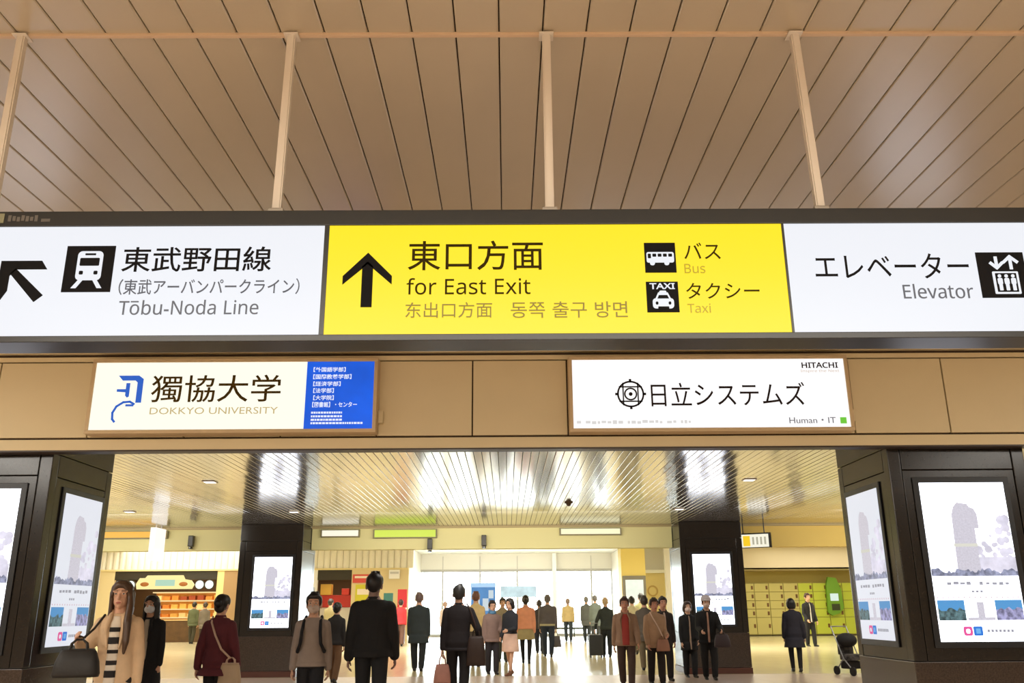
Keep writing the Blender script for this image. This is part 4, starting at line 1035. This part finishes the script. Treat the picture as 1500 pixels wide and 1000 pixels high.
# people further in
person('small person in black jacket and brown trousers between boy in grey and man in black', px(494, 17.7), 17.7, 1.45, 175, 'bun', (20, 18, 18), top=(34, 32, 32), hem=0.80, bc=(110, 80, 54), stride=12, wide=.92)
person('man in a long dark coat walking away alone before the bright window', px(614, 20.9), 20.9, 1.67, 180, 'short', (110, 88, 84), top=(44, 52, 54), hem=0.60, flare=.02, puff=.03, bc=(32, 36, 38), stride=13, wide=1.12)
person('person in a grey-brown jacket with a blue scarf', px(721, 19.7), 19.7, 1.475, 15, 'short', (30, 26, 28), top=(140, 116, 108), hem=0.74, puff=.028, bc=(44, 40, 46), scarf=(84, 130, 168), armL=(10, 10, 60), armR=(-4, 10, 14), stride=8)
person('woman in a black top and knee-length pale pink skirt with bare legs', px(747, 19.3), 19.3, 1.52, -35, 'bob', (34, 28, 30), top=(36, 38, 46), hem=0.92, bottom='skirt', bc=(226, 190, 170), skirt_hem=.52, armL=(10, 6, 70), armR=(0, 6, 40), stride=10, wide=.95, shoes=(120, 80, 60))
person('woman in a salmon jacket, khaki shorts and black leggings walking away', px(770, 23.6), 23.6, 1.65, 178, 'bun', (40, 34, 34), top=(222, 150, 116), hem=0.86, puff=.034, bottom='legs_skirt', bc=(166, 150, 108), skirt_hem=.60, stride=11, wide=1.05)
person('person in dark clothes half hidden left of the man in a grey jacket', px(790, 29), 29, 1.60, 180, 'short', (60, 50, 52), top=(60, 54, 56), hem=0.80, bc=(36, 40, 54), stride=14)
p = person('man in a charcoal jacket with a pale hem band walking away with a small bag', px(802, 26.9), 26.9, 1.72, 178, 'short', (104, 98, 96), top=(92, 86, 88), hem=0.86, puff=.03, bc=(40, 48, 64), stride=14, wide=1.15)
b = MB(); b.loft([(0, .005, .86+p['drop'], .232, .168), (0, .005, .91+p['drop'], .232, .168)], 28); b.build('hem_band', cloth((186, 176, 140)), p['root'])
bag('small_bag', 'small dark bag in the hand of the man in a charcoal jacket', 'bag', hand(p, -1), .32, .30, .14, (90, 84, 86), 178)
person('person in a pale yellow jacket walking far off before the bright windows', px(832, 40), 40, 1.78, 180, 'short', (160, 140, 130), top=(214, 192, 140), hem=0.80, puff=.03, bc=(64, 74, 82), stride=15, wide=1.1)
person('person in a grey coat near the rail, left of a pair by the windows', px(859, 39), 39, 1.82, 175, 'short', (120, 118, 116), top=(96, 100, 98), hem=0.62, flare=.02, bc=(60, 66, 70), stride=14)
person('person in a green-grey coat near the rail, right of a pair by the windows', px(872, 37), 37, 1.84, 180, 'short', (110, 108, 106), top=(108, 118, 112), hem=0.62, flare=.02, bc=(60, 66, 70), stride=10)
p = person('fair-haired person in a dark suit pulling a black suitcase', px(887, 26.5), 26.5, 1.62, 180, 'short', (196, 168, 130), top=(50, 56, 54), hem=0.80, bc=(34, 38, 40), stride=13, armL=(4, 26, 4))
r = tag(empty('suitcase', (px(871, 26.2), 26.2, 0)), 'black wheeled suitcase beside the fair-haired person in a dark suit', 'suitcase')
MB().box(-.19, .19, -.12, .12, .06, .62, .03).build('shell', mat('suitcase_black', (34, 36, 38), 0.4), r)
for x in (-.15, .15):
    for y in (-.08, .08): MB().cyl((x-.015, y, .03), (x+.015, y, .03), .03).build('wheel', mat('wheel_black', (24, 24, 24), 0.5), r)
b = MB(); b.tube([(-.09, .09, .6), (-.09, .09, .92), (.09, .09, .92), (.09, .09, .6)], .010); b.build('handle', mat('handle_steel', (120, 120, 118), 0.3, metal=.8), r, True)
person('man in an open tan jacket over a red shirt with dark brown trousers', px(915, 16.3), 16.3, 1.49, -6, 'short', (64, 44, 36), sk=(212, 156, 130), top=(158, 128, 104), hem=0.78, puff=.026, inner=(170, 66, 58), open_w=.075, bc=(78, 62, 54),
       armL=(14, 12, 16), armR=(-10, 10, 8), stride=14, wide=1.08, fine=True)
p = person('person in a beige jacket with a tan satchel on a pale strap', px(958, 16.6), 16.6, 1.465, 12, 'short', (58, 44, 36), sk=(212, 156, 130), top=(190, 158, 128), hem=0.72, puff=.03, bc=(44, 36, 34), armL=(6, 8, 70), armR=(4, 10, 20), stride=10, fine=True)
bs = bag('satchel', 'tan satchel on the front of the person in a beige jacket', 'bag', world(p, (.08, -.21, .95)), .24, .20, .08, (178, 130, 106), 12, drop=.05)
strap_line(p, [(-.11, -.05, 1.43+p['drop']), (-.07, -.165, 1.28+p['drop']), (.02, -.19, 1.10+p['drop']), (.08, -.21, .95)], (232, 206, 186), bs, .012)
person('person with black hair in a dark coat just behind the beige jacket', px(971, 17.6), 17.6, 1.50, 8, 'short', (28, 24, 24), sk=(212, 156, 130), top=(48, 40, 38), hem=0.70, inner=(206, 180, 160), open_w=.03, bc=(34, 28, 28), stride=10)
person('person in a grey-brown coat behind, left of the beige jacket', px(944, 20.5), 20.5, 1.56, 176, 'short', (60, 50, 44), top=(98, 90, 82), hem=0.66, bc=(120, 106, 84), stride=10)
person('woman in black with a face mask beside the man in a pale cap', px(1007, 18.35), 18.35, 1.42, 6, 'bob', (52, 34, 30), top=BLK, hem=0.60, flare=.02, inner=(176, 150, 130), open_w=.02, mask=(236, 214, 206), bottom='trousers', bc=(26, 26, 28), armL=(4, 6, 30), armR=(2, 7, 10), stride=7)
p = person('man in a black jacket and pale cap holding a dark bag before the dark column', px(1035, 17.7), 17.7, 1.50, -4, 'short', (60, 40, 36), top=BLK, hem=0.74, puff=.03, inner=(190, 150, 130), open_w=.025, mask=(224, 200, 190), hat=(206, 200, 206), bc=(26, 26, 28), armL=(24, 16, 52), armR=(20, 8, 56), stride=7, wide=1.1)
bag('shoulder_bag', 'dark bag held by the man in a pale cap', 'bag', hand(p, 1), .30, .22, .14, (62, 50, 54), -4, drop=.05)
person('woman in a long dark coat and black tights walking towards the lockers', px(1160, 19.7), 19.7, 1.48, 172, 'bob', (22, 20, 24), top=(38, 36, 46), hem=0.56, flare=.05, puff=.034, bottom='leggings', bc=(26, 24, 28), armL=(4, 10, 10), armR=(-6, 14, 12), stride=12)
person('man in a dark suit standing in front of the yellow-green lockers', px(1185, 32.8), 32.8, 1.80, 14, 'short', (70, 44, 32), sk=(216, 170, 140), top=(34, 34, 38), hem=0.76, inner=(226, 222, 216), open_w=.022, bc=(32, 32, 36), armL=(6, 8, 20), armR=(4, 10, 40), stride=8)
person('customer in an olive jacket at the food shop', px(285, 40.8), 40.8, 1.74, 178, 'short', (34, 30, 24), top=(98, 104, 72), hem=0.72, puff=.03, bc=(70, 66, 48), stride=7)
person('customer in a grey coat at the food shop, right of the olive jacket', px(301, 40.2), 40.2, 1.72, 190, 'short', (70, 56, 44), top=(120, 110, 96), hem=0.62, bc=(60, 50, 40), stride=7)
person('person in a red top beside the red and orange display stand', px(587, 36), 36, 1.72, 185, 'short', (50, 36, 34), top=(214, 60, 70), hem=0.80, bc=(110, 80, 70), stride=8)
person('person in a khaki jacket near the red shop counter', px(484, 33), 33, 1.72, 165, 'short', (36, 30, 26), top=(150, 138, 96), hem=0.76, bc=(90, 80, 60), stride=9)
person('dark-haired person in a cream top, head in front of the lit map screen', px(926, 28), 28, 1.66, 184, 'short', (28, 26, 24), top=(206, 196, 160), hem=0.78, bc=(90, 84, 64), stride=10)
person('dark-haired person in a pale green top right of the lit map screen', px(940, 31), 31, 1.80, 180, 'short', (36, 34, 30), top=(190, 190, 140), hem=0.78, bc=(80, 78, 66), stride=10)
person('person in a cream top mostly hidden right of the man in a suit', px(697, 22.5), 22.5, 1.72, 178, 'short', (112, 72, 60), top=(222, 196, 146), hem=0.80, bc=(96, 84, 74), stride=10)
person('person with dark hair in a khaki vest between the blue scarf and the black top', px(736, 24.5), 24.5, 1.60, 10, 'short', (40, 36, 38), top=(150, 138, 112), hem=0.80, bc=(70, 78, 70), stride=9)
person('person in a pale pink coat far off by the bright windows', px(652, 39), 39, 1.66, 180, 'short', (190, 160, 150), top=(232, 214, 206), hem=0.66, bc=(210, 200, 196), stride=10)
# stroller half hidden by the near column
r = tag(empty('baby_stroller', (px(1240, 18.6), 18.6, 0), R(20)), 'small black and white baby stroller at the edge of the right near column', 'stroller')
for x in (-.2, .2):
    for y in (-.25, .22): 
        w_ = MB().cyl((x-.015, y, .085), (x+.015, y, .085), .085).build('wheel', mat('stroller_black', (26, 25, 26), 0.5), r)
b = MB(); b.tube([(-.2, -.25, .1), (-.19, 0, .32), (-.19, .22, .1)], .012); b.tube([(.2, -.25, .1), (.19, 0, .32), (.19, .22, .1)], .012); b.tube([(-.19, 0, .32), (-.19, .28, .92), (.19, .28, .92), (.19, 0, .32)], .012); b.build('chassis', mat('stroller_steel', (150, 150, 150), 0.3, metal=.7), r, True)
b = MB(); b.box(-.17, .17, -.18, .14, .28, .40, .04); b.box(-.17, .17, .1, .18, .38, .72, .03); b.build('seat', mat('stroller_cloth', (70, 66, 64), 0.8, noise=.9, nscale=14), r)
b = MB(); b.ell((0, .08, .66), .19, .22, .14); b.build('hood', mat('stroller_hood', (24, 24, 26), 0.8), r, True)
b = MB(); b.box(-.15, .15, -.1, .16, .12, .27, .03); b.build('basket', mat('stroller_black', (26, 25, 26), 0.5), r)
